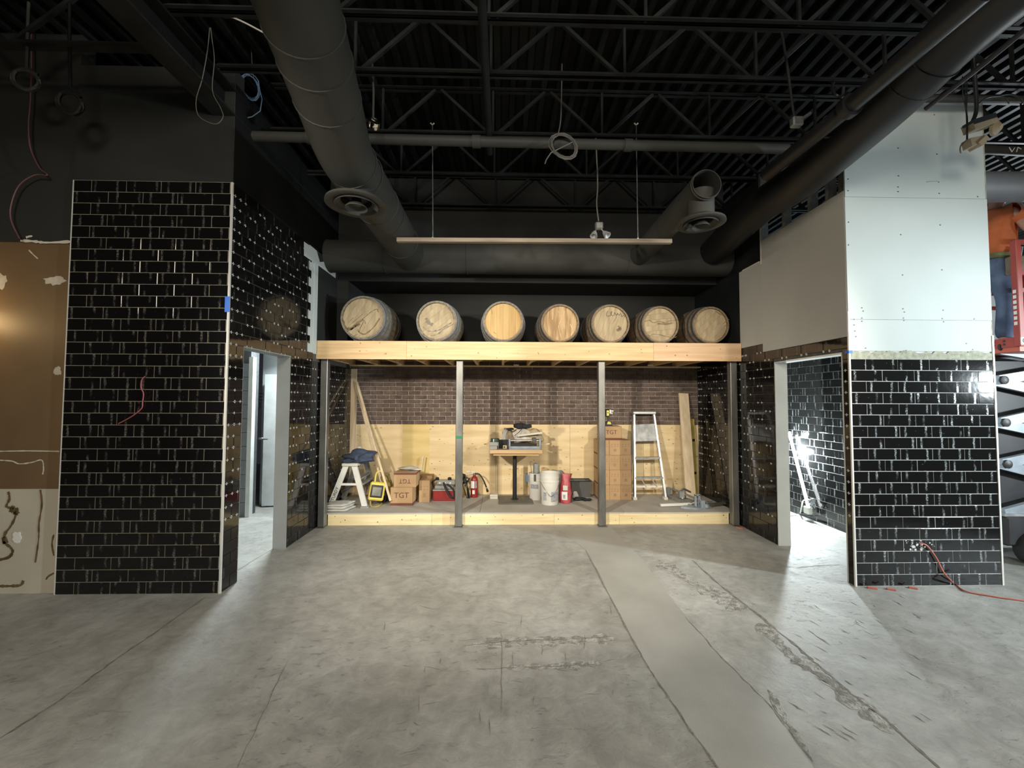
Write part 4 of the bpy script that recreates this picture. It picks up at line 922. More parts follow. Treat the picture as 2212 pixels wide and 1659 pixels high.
# ---- blue jacket and white tube on it
m = MB().blob((cxx+.06, 6.16, tz+.085), (.19, .22, .085), 3, .35, 20); m.blob((cxx+.15, 6.08, tz+.06), (.13, .15, .07), 5, .4, 16); m.blob((cxx-.05, 6.05, tz+.035), (.13, .16, .03), 6, .3, 16)
solo('folded_jacket', 'crumpled navy jacket heaped on the white step trestle', 'jacket', m, 'navy', 60)
pq = P(774, 967, y=6.3); solo('foam_tube', 'short pale tube sticking out of the navy jacket', 'tube', MB().beam(pq, pq+V((.10, -.06, -.09)), .05, .04), 'warm_white')
# ---- folded drop cloth
dc = thing('drop_cloth', 'folded white canvas drop cloth beside the left steel post', 'cloth', P(722, 1108, z=ZP)); x0, x1 = P(697, 1105, y=5.72).x, P(742, 1105, y=5.72).x
for k in range(3):
    z0 = ZP+.001+k*.034; e = random.uniform(-.02, .02); vs = []; fs = []; S = 12; hh = .034
    prof = [(x0, 0), (x1-.03, 0), (x1-.005, .002), (x1+.012, .009), (x1+.017, .017), (x1+.012, .026), (x1-.004, .032), (x1-.04, .034), ((x0+x1)/2, .036), (x0, .034)]; n_ = len(prof)
    for q in range(S+1):
        t = q/S; rr = math.sqrt(max(0, 1-(abs(t-.5)*2)**6))
        for (a, b) in prof: vs.append((a+e+.07*t-(1-rr)*.03*(a > x0+.01)+.006*math.sin(9*t+k*2+b*60), 5.69+.28*t, z0+hh/2+(b-hh/2)*(.35+.65*rr)+(.004*math.sin(14*t+a*30+k) if b > .02 else 0)))
    fs = [(q*n_+i2, q*n_+(i2+1) % n_, (q+1)*n_+(i2+1) % n_, (q+1)*n_+i2) for q in range(S) for i2 in range(n_)]+[tuple(range(n_))[::-1], tuple(range(S*n_, (S+1)*n_))]
    MB().add(vs, fs).build('fold', 'cloth_white', dc, 75)
# ---- LED flood light
fy = 6.02; fl_ = thing('flood_light', 'yellow framed square LED flood light standing on the platform', 'work light', P(815, 1084, z=ZP)); c = P(814, 1062, y=fy)
Mt = Matrix.Translation(c) @ Euler((R_(-14), R_(8), R_(12))).to_matrix().to_4x4()
MB(Mt).cham((-.105, -.03, -.125), (.105, .045, .135), .018).build('frame', 'yellow', fl_); MB(Mt).cham((-.083, -.036, -.085), (.083, -.028, .09), .006).build('lens', 'glass_dark', fl_)
MB(Mt).add([(-.06, -.0365, -.06), (.06, -.0365, -.06), (.06, -.0365, .06), (-.06, -.0365, .06), (-.025, -.038, -.02), (.025, -.038, -.02), (.025, -.038, .03), (-.025, -.038, .03)], [(0, 1, 5, 4), (1, 2, 6, 5), (2, 3, 7, 6), (3, 0, 4, 7), (4, 5, 6, 7)]).build('reflector', 'reflector', fl_)
MB(Mt).tube(bez([(-.05, .02, .13), (-.055, .03, .24), (-.03, .05, .29), (.02, .05, .29), (.045, .03, .26)]), .012, 8).build('handle', 'yellow', fl_, 60)
MB().tube(bez([c+V((-.09, .03, -.04)), V((c.x-.07, fy-.04, ZP+.013)), V((c.x+.04, fy-.06, ZP+.013)), V((c.x+.05, fy+.10, ZP+.013))], 5), .012, 8).build('stand', 'yellow_dull', fl_, 60)
MB(Mt).tube(bez([(.05, .06, .05), (.12, .10, .0), (.13, .12, -.1), (.09, .12, -.16)]), .010, 6).build('cord', 'cable_black', fl_, 60)
wl2 = thing('work_light', 'second yellow work light behind the flood light', 'work light', P(834, 1070, z=ZP)); c2 = P(835, 1052, y=6.35); MB().cham(c2-V((.06, .04, .12)), c2+V((.07, .05, .10)), .012).build('frame', 'yellow_dull', wl2)
MB().cham((c2.x-.06, 6.28, ZP), (c2.x+.07, 6.42, c2.z-.11), .008).build('base', 'black', wl2); MB().tube(bez([c2+V((-.05, -.05, .08)), c2+V((-.06, -.07, .17)), c2+V((.02, -.07, .18)), c2+V((.04, -.05, .09))]), .012, 7).build('handle', 'yellow_dull', wl2, 60)
# ---- leaning slats
for k, (a, b, lab) in enumerate((((844, 1082, 5.99), (771, 826, 6.70), 'long pale timber slat leaning on the brick, front one of the pair'), ((832, 1070, 6.25), (767, 823, 6.72), 'long timber slat leaning on the brick, behind the front one'))):
    p0, p1 = P(a[0], a[1], y=a[2]), P(b[0], b[1], y=b[2]); p0.z = max(p0.z, ZP+.006)
    solo('leaning_batten', lab, 'timber', MB().beam(p0, p1, .045, .03, (1, 0, 0)), 'fir_z', group='battens leaning left')
# ---- cartons
def carton(label, x0, x1, y0, d, z0, h, mat='carton', txt=None, flip=False, tape=True, group=None, band=False, sides=True, small=False):
    t = thing('carton', label, 'carton', ((x0+x1)/2, y0+d/2, z0), group)
    MB().cham((x0, y0, z0+.0005), (x1, y0+d, z0+h-.0005), .003).build('box_body', mat, t)
    zc_ = z0+h
    xm_ = (x0+x1)/2
    if band: MB().box((x0-.0006, y0-.0012, z0+h*.02+(h*.83 if flip else 0)), (x1+.0006, y0+d+.0006, z0+h*.15+(h*.83 if flip else 0))).build('printed_band', 'carton_red', t)
    MB().box((xm_-.0015, y0-.001, zc_-.001), (xm_+.0015, y0+d, zc_+.0006)).build('flap_joint', 'carton_dark', t)
    if txt:
        zt = z0+h*(.56 if not flip else .42); text(txt, h*.42, 'print_brown', t, (xm_, y0-.0012, zt), (-1, 0, 0) if flip else (1, 0, 0), (0, 0, -1) if flip else (0, 0, 1))
    if small:
        mm = MB()
        for dx in (-.35, 0, .35):
            for dz in (.56, .70): mm.box((xm_+(dx-.08)*(x1-x0)*.8, y0-.0012, z0+h*dz), (xm_+(dx+.08)*(x1-x0)*.8, y0, z0+h*(dz+.05)))
        mm.box((xm_-.02, y0-.0012, z0+h*.24), (xm_+.02, y0, z0+h*.42)); mm.build('printed_marks', 'carton_dark', t)
    return t
y0 = 6.02; xa, xb_ = P(843, 1085, y=y0).x, P(891, 1085, y=y0).x; h1 = P(866, 1053, y=y0).z-ZP
carton('cardboard carton reading TGT upright, lower of two beside the slats', xa, xb_, y0, .34, ZP, h1, txt='TGT', band=True)
xa, xb2 = P(850, 1050, y=y0).x, P(898, 1050, y=y0).x
carton('cardboard carton with TGT upside down, upper of two', xa, xb2, y0+.01, .34, ZP+h1, P(870, 1021, y=y0).z-ZP-h1, txt='TGT', flip=True, band=True)
zt1 = P(870, 1021, y=y0).z
m = MB().blob((xa+.17, y0+.24, zt1+.022), (.17, .12, .024), 2, .35, 16); solo('plastic_bag', 'crumpled clear bag lying on the upside down carton', 'bag', m, 'paper', 60)
tr = thing('tape_roll', 'dark green tape roll lying on the bag above the cartons', 'tape roll', P(891, 1015, y=y0+.2)); c = P(891, 1013, y=y0+.2); MB().lathe([(.03, -.012), (.06, -.012), (.06, .022), (.03, .022)], c, (.1, -.2, 1), 20, True).build('roll', 'green_dark', tr, 40); MB().lathe([(.028, -.012), (.032, -.012), (.032, .022), (.028, .022)], c, (.1, -.2, 1), 16, True).build('core', 'carton', tr, 40)
y0 = 6.22; xa, xb_ = P(905, 1075, y=y0).x, P(928, 1075, y=y0).x; carton('narrow tall cardboard carton right of the TGT cartons', xa, xb_, y0, .2, ZP, P(916, 1038, y=y0).z-ZP, 'carton', small=True)
y0 = 6.46; xa, xb_ = P(905, 1060, y=y0).x, P(933, 1060, y=y0).x; carton('open cardboard carton behind the narrow tall one', xa, xb_, y0, .2, ZP, P(918, 1028, y=y0).z-ZP, 'carton_dark')
p0 = P(909, 1022, y=6.60); p1 = P(915, 985, y=6.62); solo('white_strip', 'white plastic strip standing up behind the cartons', 'strip', MB().beam((p0.x, p0.y, P(918, 1028, y=6.46).z+.001), p1, .05, .008, (1, 0, 0)), 'label_white')
# ---- red toolbox and tools behind the second post
y0 = 6.30; tb = thing('toolbox', 'red tool case with grey lid tools on top behind a post', 'toolbox', P(960, 1074, z=ZP)); xa, xb_ = P(935, 1072, y=y0).x, P(986, 1072, y=y0).x
MB().cham((xa, y0, ZP), (xb_, y0+.22, P(960, 1061, y=y0).z), .010).build('case', 'red', tb); z1 = P(960, 1061, y=y0).z
MB().cham((xa-.005, y0-.005, z1), (xb_+.005, y0+.22, z1+.022), .006).build('lid', 'grey_plastic', tb)
sd = thing('power_tool', 'grey power tool with dark grips lying on the red tool case', 'power tool', (xa+.18, y0+.1, z1+.022)); zz = z1+.023
MB().cham((xa+.02, y0+.02, zz), (xa+.30, y0+.17, zz+.055), .012).build('lower_body', 'grey_plastic', sd); MB().cham((xa+.05, y0+.03, zz+.06), (xa+.33, y0+.16, zz+.13), .016).build('upper_body', 'grey_plastic', sd)
for dx in (.04, .12, .20): MB().lathe([(.012, 0), (.012, .004)], (xa+.06+dx, y0+.028, zz+.095), (0, -1, 0), 10).build('button', 'label_white', sd)
for dx in (.05, .24): MB().lathe([(.03, 0), (.03, .03), (.018, .04)], (xa+dx, y0+.09, zz+.13), (0, 0, 1), 14).build('knob', 'black', sd, 40)
MB().tube(bez([(xa+.01, y0+.08, zz+.02), (xa-.02, y0+.07, zz+.10), (xa+.05, y0+.06, zz+.15)]), .014, 8).build('handle', 'black', sd, 60)
solo('tool_strap', 'black webbing strap hanging over the red tool case', 'strap', MB().tube(bez([P(958, 1042, y=6.26), P(964, 1058, y=6.24), P(972, 1072, y=6.22), P(981, 1073, y=6.22), P(979, 1058, y=6.22), P(966, 1046, y=6.24)], 6), .016, 6), 'black_soft', 60)
ct = thing('cable_tangle', 'tangle of black cords and leads right of the second post', 'cables', P(1008, 1066, z=ZP))
for k in range(5):
    pts = [P(1003+random.uniform(-6, 10), 1030+random.uniform(-4, 30), y=6.45+random.uniform(-.05, .05)) for _ in range(5)]+[P(1005+random.uniform(0, 12), 1066, y=6.45)]
    pts[-1].z = ZP+.008; MB().tube(bez(pts, 5), .010 if k < 3 else .006, 6).build('cord', 'cable_black' if k < 4 else 'yellow_dull', ct, 60)
MB().blob(P(1000, 1030, y=6.45), (.03, .03, .05), 4, .4, 10).build('plug', 'black', ct, 60)
# ---- fire extinguisher
yx = 6.55; fe = thing('fire_extinguisher', 'red fire extinguisher with white label and black hose', 'extinguisher', P(1024, 1068, z=ZP)); c = P(1024.5, 1068, z=ZP); c.y = yx; c.x = P(1024.5, 1060, y=yx).x; c.z = ZP
MB().lathe([(.05, 0), (.058, .008), (.058, .27), (.045, .315), (.022, .335), (.022, .35)], c, (0, 0, 1), 24).build('cylinder', 'red', fe, 40)
mm = MB(); n = 8
def wrap(z0, z1, a0, a1):
    vs = []; fs = []
    for k in range(n+1):
        a = a0+(a1-a0)*k/n; vs += [(c.x+.0588*math.sin(a), c.y-.0588*math.cos(a), c.z+z0), (c.x+.0588*math.sin(a), c.y-.0588*math.cos(a), c.z+z1)]
    return MB().add(vs, [(2*k, 2*k+2, 2*k+3, 2*k+1) for k in range(n)])
wrap(.15, .26, -1.1, .1).build('label', 'label_white', fe); wrap(.17, .23, -.8, -.2).build('label_print', 'label_grey', fe) if False else None
wrap(.06, .12, -.5, .2).build('label', 'label_white', fe); wrap(.15, .26, .3, .8).build('label', 'label_grey', fe)
MB().lathe([(.02, 0), (.024, .01), (.024, .035), (.012, .04)], c+V((0, 0, .348)), (0, 0, 1), 14).build('valve', 'galv', fe, 40)
MB().tube(bez([c+V((.01, -.01, .385)), c+V((-.06, -.015, .40)), c+V((-.13, -.02, .405))]), .009, 6).build('carry_handle', 'trim', fe, 60); MB().tube(bez([c+V((.01, -.01, .37)), c+V((-.05, -.015, .36)), c+V((-.09, -.02, .35))]), .008, 6).build('lever', 'galv', fe, 60)
MB().tube(bez([c+V((.02, -.01, .37)), c+V((.08, -.02, .36)), c+V((.14, -.03, .28)), c+V((.19, -.04, .17)), c+V((.215, -.045, .09))]), [.012]*28+[.018]*5, 8).build('hose', 'black', fe, 60); MB().lathe([(.0145, -.006), (.0145, .006)], c+V((.195, -.041, .155)), (.3, 0, -1), 10).build('clamp', 'trim', fe)
solo('foam_block', 'small off-white block with grey stripe on the platform', 'block', MB().cham(P(1058, 1078, z=ZP), P(1075, 1078, z=ZP)+V((0, .10, .035)), .004).cham(P(1058, 1078, z=ZP)+V((0, -.01, .036)), P(1075, 1078, z=ZP)+V((0, .10, .07)), .004), 'warm_white')
# ---- pedestal table
yt0, yt1 = 6.05, 6.62; tt = thing('pedestal_table', 'square pedestal table with black column and flat steel base', 'table', P(1113, 1072, z=ZP)); zt = P(1115, 972, y=yt0).z; xa, xb_ = P(1058, 980, y=yt0).x, P(1172, 980, y=yt0).x
MB().cham((xa, yt0, zt-.055), (xb_, yt1, zt), .004).build('table_top', 'light_wood', tt); MB().cham((xa+.05, yt0+.04, zt-.09), (xb_-.05, yt1-.04, zt-.055), .003).build('under_frame', 'light_wood', tt)
cc = P(1112, 1000, y=6.34); MB().tube([(cc.x, 6.34, ZP+.02), (cc.x, 6.34, zt-.09)], .032, 18).build('column', 'black', tt, 50)
MB().cham((P(1077, 1082, z=ZP).x, 6.08, ZP), (P(1150, 1082, z=ZP).x, 6.58, ZP+.018), .010).build('base_plate', 'base_plate', tt); MB().lathe([(.06, 0), (.05, .012), (.034, .014)], (cc.x, 6.34, ZP+.018), (0, 0, 1), 16).build('collar', 'black', tt, 40)
# things on the table
ty = yt0+.04
def at(u, y=None): return P(u, 965, y=y or ty).x
gb = thing('hardware_box', 'small grey box of hardware at the left end of the table', 'box', (at(1066), ty+.1, zt)); MB().cham((at(1058), ty, zt), (at(1074), ty+.16, zt+.055), .004).build('lower_tray', 'grey_plastic', gb); MB().cham((at(1057), ty-.005, zt+.057), (at(1076), ty+.17, zt+.11), .004).build('upper_tray', 'grey_plastic', gb)
tr2 = thing('tape_roll', 'dark tape roll lying on the grey hardware box', 'tape roll', (at(1069), ty+.08, zt+.111)); MB().lathe([(.03, 0), (.065, 0), (.065, .045), (.03, .045)], (at(1069), ty+.08, zt+.112), (0, 0, 1), 20, True).build('roll', 'green_dark', tr2, 40); MB().box((at(1065), ty+.012, zt+.112), (at(1067), ty+.014, zt+.156)).build('tag', 'warm_white', tr2)
cr = thing('open_crate', 'dark open crate with tool box inside, middle of the table', 'crate', (at(1087), ty+.12, zt))
MB().box((at(1076.5), ty, zt), (at(1098), ty+.2, zt+.012)).build('floor_panel', 'grey_dark', cr); MB().box((at(1076.5), ty+.19, zt+.012), (at(1098), ty+.2, zt+.13)).build('back_panel', 'black', cr); MB().box((at(1076.5), ty, zt+.012), (at(1077.5), ty+.19, zt+.12)).build('side_panel', 'grey_dark', cr); MB().box((at(1097), ty, zt+.012), (at(1098), ty+.19, zt+.12)).build('side_panel', 'grey_dark', cr)
cb = thing('component_box', 'small cream box with round black hole inside the crate', 'box', (at(1091), ty+.04, zt+.012)); MB().cham((at(1086.5), ty+.01, zt+.0125), (at(1095), ty+.07, zt+.06), .003).build('box_body', 'kraft', cb); MB().lathe([(.014, 0), (.001, .001)], (at(1089.5), ty+.0095, zt+.036), (0, -1, 0), 14).build('hole', 'ink', cb)
solo('thinset_bag', 'slumped brown patterned paper bag behind the crate on the table', 'bag', MB().blob((at(1098, ty+.36), ty+.34, zt+.14), (.10, .10, .14), 8, .25, 18), 'carton_red' if False else 'leather', 60)
solo('level_board', 'grey striped board propped behind the crate', 'board', MB().beam((at(1090, ty+.24), ty+.24, zt+.005), (at(1095, ty+.27), ty+.30, zt+.27), .12, .012, (0, 1, 0)), 'grey_plastic')
solo('cloth_cap', 'dark wired goggles resting on the brown bag', 'goggles', MB().blob((at(1102, ty+.3), ty+.25, zt+.285), (.06, .05, .02), 9, .2, 12), 'black_soft', 60)
tc_ = thing('tile_cutter', 'blue grey manual tile cutter lying across the table', 'tile cutter', (at(1135), ty+.08, zt))
MB().cham((at(1099), ty, zt), (at(1169), ty+.16, zt+.018), .004).build('base_bed', 'steel_blue', tc_); MB().cham((at(1100), ty-.006, zt+.018), (at(1168), ty+.01, zt+.05), .004).build('front_rail', 'steel_blue', tc_)
for dy, dz in ((.05, .13), (.11, .13)): MB().tube([(at(1101), ty+dy, zt+dz), (at(1167), ty+dy, zt+dz)], .011, 8).build('guide_rail', 'alu', tc_, 60)
for u in (1100, 1166): MB().cham((at(u)-.01, ty+.02, zt+.018), (at(u)+.022, ty+.14, zt+.16), .006).build('end_bracket', 'steel_blue', tc_)
MB().cham((at(1150), ty+.03, zt+.10), (at(1159), ty+.13, zt+.17), .008).build('carriage', 'grey_dark', tc_); MB().tube([(at(1154), ty+.08, zt+.15), (at(1172), ty+.06, zt+.17)], .012, 8).build('handle', 'alu_dull', tc_, 60); MB().box((at(1103), ty+.02, zt+.02), (at(1160), ty+.03, zt+.09)).build('fence', 'black', tc_)
pb_ = thing('paper_sack', 'crumpled white paper sack heaped above the tile cutter', 'sack', (at(1130), ty+.34, zt)); MB().blob((at(1127, ty+.35), ty+.36, zt+.155), (.17, .12, .14), 11, .3, 20).build('sack_body', 'paper', pb_, 60); MB().blob((at(1152, ty+.35), ty+.38, zt+.145), (.16, .10, .12), 13, .25, 18).build('sack_fold', 'kraft', pb_, 60)
MB().beam((at(1118, ty+.2), ty+.2, zt+.19), (at(1171, ty+.2), ty+.2, zt+.235), .04, .03).build('rolled_edge', 'warm_white', pb_)
dg = thing('glove', 'black work glove with long cuff on top of the paper sack', 'glove', (at(1128), ty+.3, zt+.28)); MB().blob((at(1122, ty+.3), ty+.3, zt+.335), (.085, .06, .045), 14, .25, 16).build('palm', 'black_soft', dg, 60); MB().tube(bez([(at(1128, ty+.3), ty+.3, zt+.335), (at(1138, ty+.3), ty+.28, zt+.325), (at(1148, ty+.3), ty+.27, zt+.335)]), [.04]*6+[.032]*6+[.028]*5, 10).build('cuff', 'black_soft', dg, 60)
MB().tube(bez([(at(1128, ty+.3), ty+.27, zt+.30), (at(1122, ty+.2), ty+.2, zt+.25), (at(1111, ty+.15), ty+.16, zt+.19)]), .005, 6).build('cord', 'black', dg, 60)
for a, b, lab in ((1046, 1062, 'thin wooden stick poking out of the table, left side'), (1168, 1187, 'flat wooden stick poking out of the table, right side')):
    solo('mixing_stick', lab, 'stick', MB().beam((at(a, ty+.25), ty+.22, zt+.055), (at(b, ty+.25), ty+.22, zt+.065), .03, .014), 'fir_z')
# ---- buckets, bag, bin
def bucket(label, u, vb, ru, vt, y, z0=ZP):
    c = P(u, vb, y=y); c.z = z0; r = abs(P(u+ru, vb, y=y).x-c.x); h = P(u, vt, y=y).z-z0
    t = thing('bucket', label, 'bucket', c, 'white plastic pails')
    MB().lathe([(r*.86, 0), (r*.88, .004), (r*.95, h*.70), (r*1.0, h*.71), (r*1.0, h*.73), (r*.955, h*.735), (r*.965, h*.83), (r*1.0, h*.835), (r*1.0, h*.855), (r*.965, h*.86), (r*.975, h*.96), (r*1.02, h*.965), (r*1.02, h), (r*.95, h), (r*.84, .01)], c, (0, 0, 1), 32).build('pail', 'white_plastic', t, 35)
    return t, c, r, h
b1_, c1, r1, hh1 = bucket('white plastic bucket with dark print, behind the front bucket', 1157, 1071, 15, 1021, 6.42)
b2_, c2, r2, hh2 = bucket('white plastic bucket with wire handle, in front beside the red sack', 1187.5, 1083, 20.5, 1020, 6.14)
def wrapc(c, r, z0, z1, a0, a1, mat, par, nm='label', n=10):
    vs = []
    for k in range(n+1):
        a = a0+(a1-a0)*k/n; vs += [(c.x+r*math.sin(a), c.y-r*math.cos(a), c.z+z0), (c.x+r*math.sin(a), c.y-r*math.cos(a), c.z+z1)]
    return MB().add(vs, [(2*k, 2*k+2, 2*k+3, 2*k+1) for k in range(n)]).build(nm, mat, par)
wrapc(c1, r1*.965, hh1*.44, hh1*.60, -.9, .3, 'label_grey', b1_, 'printed_band'); wrapc(c1, r1*1.02, hh1*.72, hh1*.98, -.35, -.02, 'grey_dark', b1_, 'sticker')
wrapc(c2, r2*.945, hh2*.12, hh2*.42, .05, 1.0, 'label_grey', b2_); wrapc(c2, r2*.93, hh2*.15, hh2*.40, -.9, -.5, 'label_grey', b2_)
MB().tube(bez([(c2.x-r2*1.02, c2.y, c2.z+hh2*.72), (c2.x-r2*.6, c2.y-r2*.9, c2.z+hh2*.5), (c2.x, c2.y-r2*1.05, c2.z+hh2*.30), (c2.x+r2*.65, c2.y-r2*.85, c2.z+hh2*.48), (c2.x+r2*1.02, c2.y, c2.z+hh2*.72)]), .004, 6).build('wire_handle', 'galv', b2_, 60)
solo('paint_roller', 'grey roll standing in the rear bucket', 'roller', MB().lathe([(.045, 0), (.05, .01), (.05, .20), (.03, .21)], (c1.x+.01, c1.y, c1.z+hh1-.06), (0, 0, 1), 14), 'alu_dull', 40)
solo('rubber_float', 'blue handled tool hooked over the rear bucket rim', 'tool', MB().cham((c1.x-r1-.05, c1.y-.08, c1.z+hh1-.14), (c1.x-r1-.012, c1.y+.05, c1.z+hh1-.01), .01), 'navy' if False else 'blue_wire')
solo('mixing_paddle', 'thin metal mixing rod standing in the rear bucket', 'tool', MB().tube(bez([(c1.x-.05, c1.y, c1.z+.05), (c1.x-.07, c1.y, c1.z+hh1+.05), (c1.x-.085, c1.y, c1.z+hh1+.15), (c1.x-.06, c1.y, c1.z+hh1+.17)]), .006, 6), 'leather', 60)
solo('clear_bag', 'crumpled translucent plastic bag behind the two buckets', 'bag', MB().blob((P(1205, 1018, y=6.5).x, 6.52, ZP+.235), (.20, .10, .20), 21, .25, 18), 'grey_plastic', 60)
rb_ = thing('mortar_bag', 'red and pink tile adhesive sack with white label', 'sack', P(1222, 1082, z=ZP)); c = P(1222, 1050, y=6.16); 
m = MB(); prof = [(.070, .095, 0), (.078, .10, .02), (.080, .09, .15), (.074, .075, .26), (.055, .05, .33), (.062, .03, .38), (.075, .02, .43)]; n = 16; vs = []
for (rx, ry, z) in prof:
    for k in range(n):
        a = 2*math.pi*k/n; q = 1+.10*math.sin(3*a+z*20); vs.append((c.x+rx*1.15*q*math.cos(a)+.012*z/.4, 6.20+ry*q*math.sin(a), ZP+z))
m.add(vs, [(i*n+k, i*n+(k+1) % n, (i+1)*n+(k+1) % n, (i+1)*n+k) for i in range(len(prof)-1) for k in range(n)]+[tuple(range(n))[::-1], tuple(range((len(prof)-1)*n, len(prof)*n))]); m.build('sack_body', 'red_bag', rb_, 50)
wrapc(V((c.x-.01, 6.20, ZP)), .106, .06, .18, -.55, .25, 'label_white', rb_); wrapc(V((c.x-.01, 6.20, ZP)), .107, .08, .14, -.40, -.05, 'label_grey', rb_, 'label_print'); wrapc(V((c.x, 6.20, ZP)), .100, .20, .27, -.5, .2, 'warm_white', rb_, 'label')
y0 = 6.50; bn = thing('storage_bin', 'grey translucent storage bin behind the black gloves', 'bin', P(1258, 1064, z=ZP)); xa, xb_ = P(1234, 1060, y=y0).x, P(1278, 1060, y=y0).x; zt_ = P(1255, 1039, y=y0).z
MB().add([(xa+.02, y0+.01, ZP), (xb_-.02, y0+.01, ZP), (xb_-.02, y0+.20, ZP), (xa+.02, y0+.20, ZP), (xa, y0, zt_), (xb_, y0, zt_), (xb_, y0+.22, zt_), (xa, y0+.22, zt_)], [(3, 2, 1, 0), (0, 1, 5, 4), (1, 2, 6, 5), (2, 3, 7, 6), (3, 0, 4, 7)]).build('bin_body', 'grey_dark', bn); MB().box((xa-.006, y0-.006, zt_-.012), (xb_+.006, y0+.002, zt_)).box((xa-.006, y0+.218, zt_-.012), (xb_+.006, y0+.226, zt_)).build('rim', 'black', bn)
solo('rag', 'small white rag lying against the grey bin', 'rag', MB().blob((P(1243, 1060, y=6.40).x, 6.40, ZP+.055), (.05, .04, .055), 31, .3, 12), 'cloth_white', 60)
m = MB().blob((P(1250, 1068, y=6.35).x, 6.33, ZP+.022), (.10, .06, .022), 33, .4, 14).blob((P(1268, 1072, y=6.3).x, 6.28, ZP+.02), (.07, .04, .02), 35, .4, 12); solo('work_gloves', 'pair of black work gloves lying before the grey bin', 'gloves', m, 'black_soft', 60)
# ---- stack of cartons
y0 = 6.34; x0 = P(1293, 1060, y=y0).x; x1 = P(1364, 1060, y=y0).x; bw = (x1-x0)/3; zt2 = P(1330, 951, y=y0).z; bh = (zt2-ZP)/4
RN = ['bottom', 'second', 'third', 'top']; CN = ['left', 'middle', 'right']
for r in range(4):
    for k in range(3):
        e = random.uniform(-.008, .004)
        cl = carton('small brown carton in the stack, %s row from the floor, %s column' % (RN[r], CN[k]), x0+k*bw+.001, x0+(k+1)*bw-.001, y0+e, .33, ZP+r*bh, bh, small=True, group='cartons stacked behind the third post')
        if k == 0: MB().box((x0-.001, y0+e, ZP+r*bh+.002), (x0+.0015, y0+.32, ZP+r*bh+.022)).build('side_band', 'carton_red', cl)
xa, xb_ = P(1299, 935, y=y0+.03).x, P(1343, 935, y=y0+.03).x
carton('cardboard carton reading TGT on top of the stacked cartons', xa, xb_, y0+.03, .28, zt2, P(1320, 921, y=y0+.03).z-zt2, txt='TGT', band=True)
zz = P(1320, 921, y=y0+.03).z
tm = thing('tape_measure', 'yellow and black tape measure on the topmost TGT carton', 'tape measure', (P(1316, 920, y=y0+.1).x, y0+.1, zz)); c = V((P(1316, 920, y=y0+.1).x, y0+.1, zz))
MB().prism([c+V(q) for q in ((-.055, 0, .002), (.055, 0, .002), (.055, 0, .025), (.03, 0, .075), (-.02, 0, .085), (-.05, 0, .06))], (0, .05, 0)).build('case', 'black', tm); MB().prism([c+V(q) for q in ((-.035, -.002, .028), (.035, -.002, .028), (.02, -.002, .066), (-.02, -.002, .072))], (0, .002, 0)).build('label', 'yellow', tm)
lz = thing('laser_level', 'yellow laser level with white clamp fixed to the third post', 'laser level', P(1316, 893, y=D2)); px = P(1300, 893, y=D2).x+.046; zl = P(1300, 892, y=D2).z
MB().cham((px+.0005, D2-.05, zl-.055), (px+.048, D2+.03, zl+.05), .008).build('body', 'black', lz); MB().box((px+.008, D2-.052, zl-.035), (px+.04, D2-.049, zl+.035)).build('panel', 'yellow', lz); MB().lathe([(.008, 0), (.001, .002)], (px+.024, D2-.052, zl+.005), (0, -1, 0), 10).build('window', 'black', lz)
MB().cham((px+.050, D2-.03, zl-.01), (px+.078, D2+.03, zl+.045), .006).build('clamp', 'label_white', lz); MB().cham((px+.078, D2-.02, zl+.018), (px+.112, D2+.02, zl+.035), .004).build('clamp_jaw', 'label_white', lz); MB().cham((px+.078, D2-.02, zl-.012), (px+.10, D2+.02, zl+.004), .004).build('clamp_jaw', 'label_white', lz)
# ---- leaning step ladder
la = thing('step_ladder', 'aluminium step ladder folded and leaning on the brick wall', 'step ladder', P(1405, 1075, z=ZP))
bl, br = P(1371, 1070, y=6.36), P(1437, 1068, y=6.36); tl_, tr_ = P(1369, 892, y=6.66), P(1411, 890, y=6.66); bl.z = br.z = ZP+.03
def lerp2(t): return bl.lerp(tl_, t), br.lerp(tr_, t)
for a, b in ((bl, tl_), (br, tr_)): MB().beam(a, b, .028, .06, (0, -1, 0)).build('front_rail', 'alu', la)
for dx, (a, b) in ((-.03, (bl, tl_)), (.035, (br, tr_))): MB().beam(a+V((dx, .12, .0)), b+V((dx*.2, .03, -.02)), .022, .04, (0, -1, 0)).build('rear_rail', 'alu_dull', la)
a, b = lerp2(1.0); MB().cham((a.x-.03, 6.60, a.z-.02), (b.x+.03, 6.72, a.z+.03), .01).build('top_cap', 'alu', la)
for v in (990, 1033): t = (1075-v)/(1075-888); a, b = lerp2(t); MB().beam(a, b, .07, .028).build('step', 'alu_dull', la)
t = (1075-1052)/(1075-888); a, b = lerp2(t); MB().beam(a+V((0, .02, 0)), b+V((-.02, .02, 0)), .03, .03).build('lower_bar', 'white_plastic', la)
for k in (.25, .62): q, q2 = lerp2(.21); w_, w2_ = lerp2(.12); MB().beam(q.lerp(q2, k), w_.lerp(w2_, k+.15), .012, .012).build('diagonal_brace', 'alu_dull', la)
a0, b0 = lerp2((1075-953)/(1075-888)); a1, b1 = lerp2((1075-915)/(1075-888)); MB().add([a0+V((.01, -.01, 0)), b0+V((-.01, -.01, 0)), b1+V((-.01, -.01, 0)), a1+V((.01, -.01, 0)), a0+V((.01, .01, 0)), b0+V((-.01, .01, 0)), b1+V((-.01, .01, 0)), a1+V((.01, .01, 0))], [(0, 1, 2, 3), (7, 6, 5, 4), (0, 4, 5, 1), (3, 2, 6, 7), (0, 3, 7, 4), (1, 5, 6, 2)]).build('platform_tray', 'alu_dull', la)
for q in (bl, br): MB().cham(q+V((-.03, -.04, -.03)), q+V((.03, .04, .012)), .006).build('foot', 'warm_white', la)
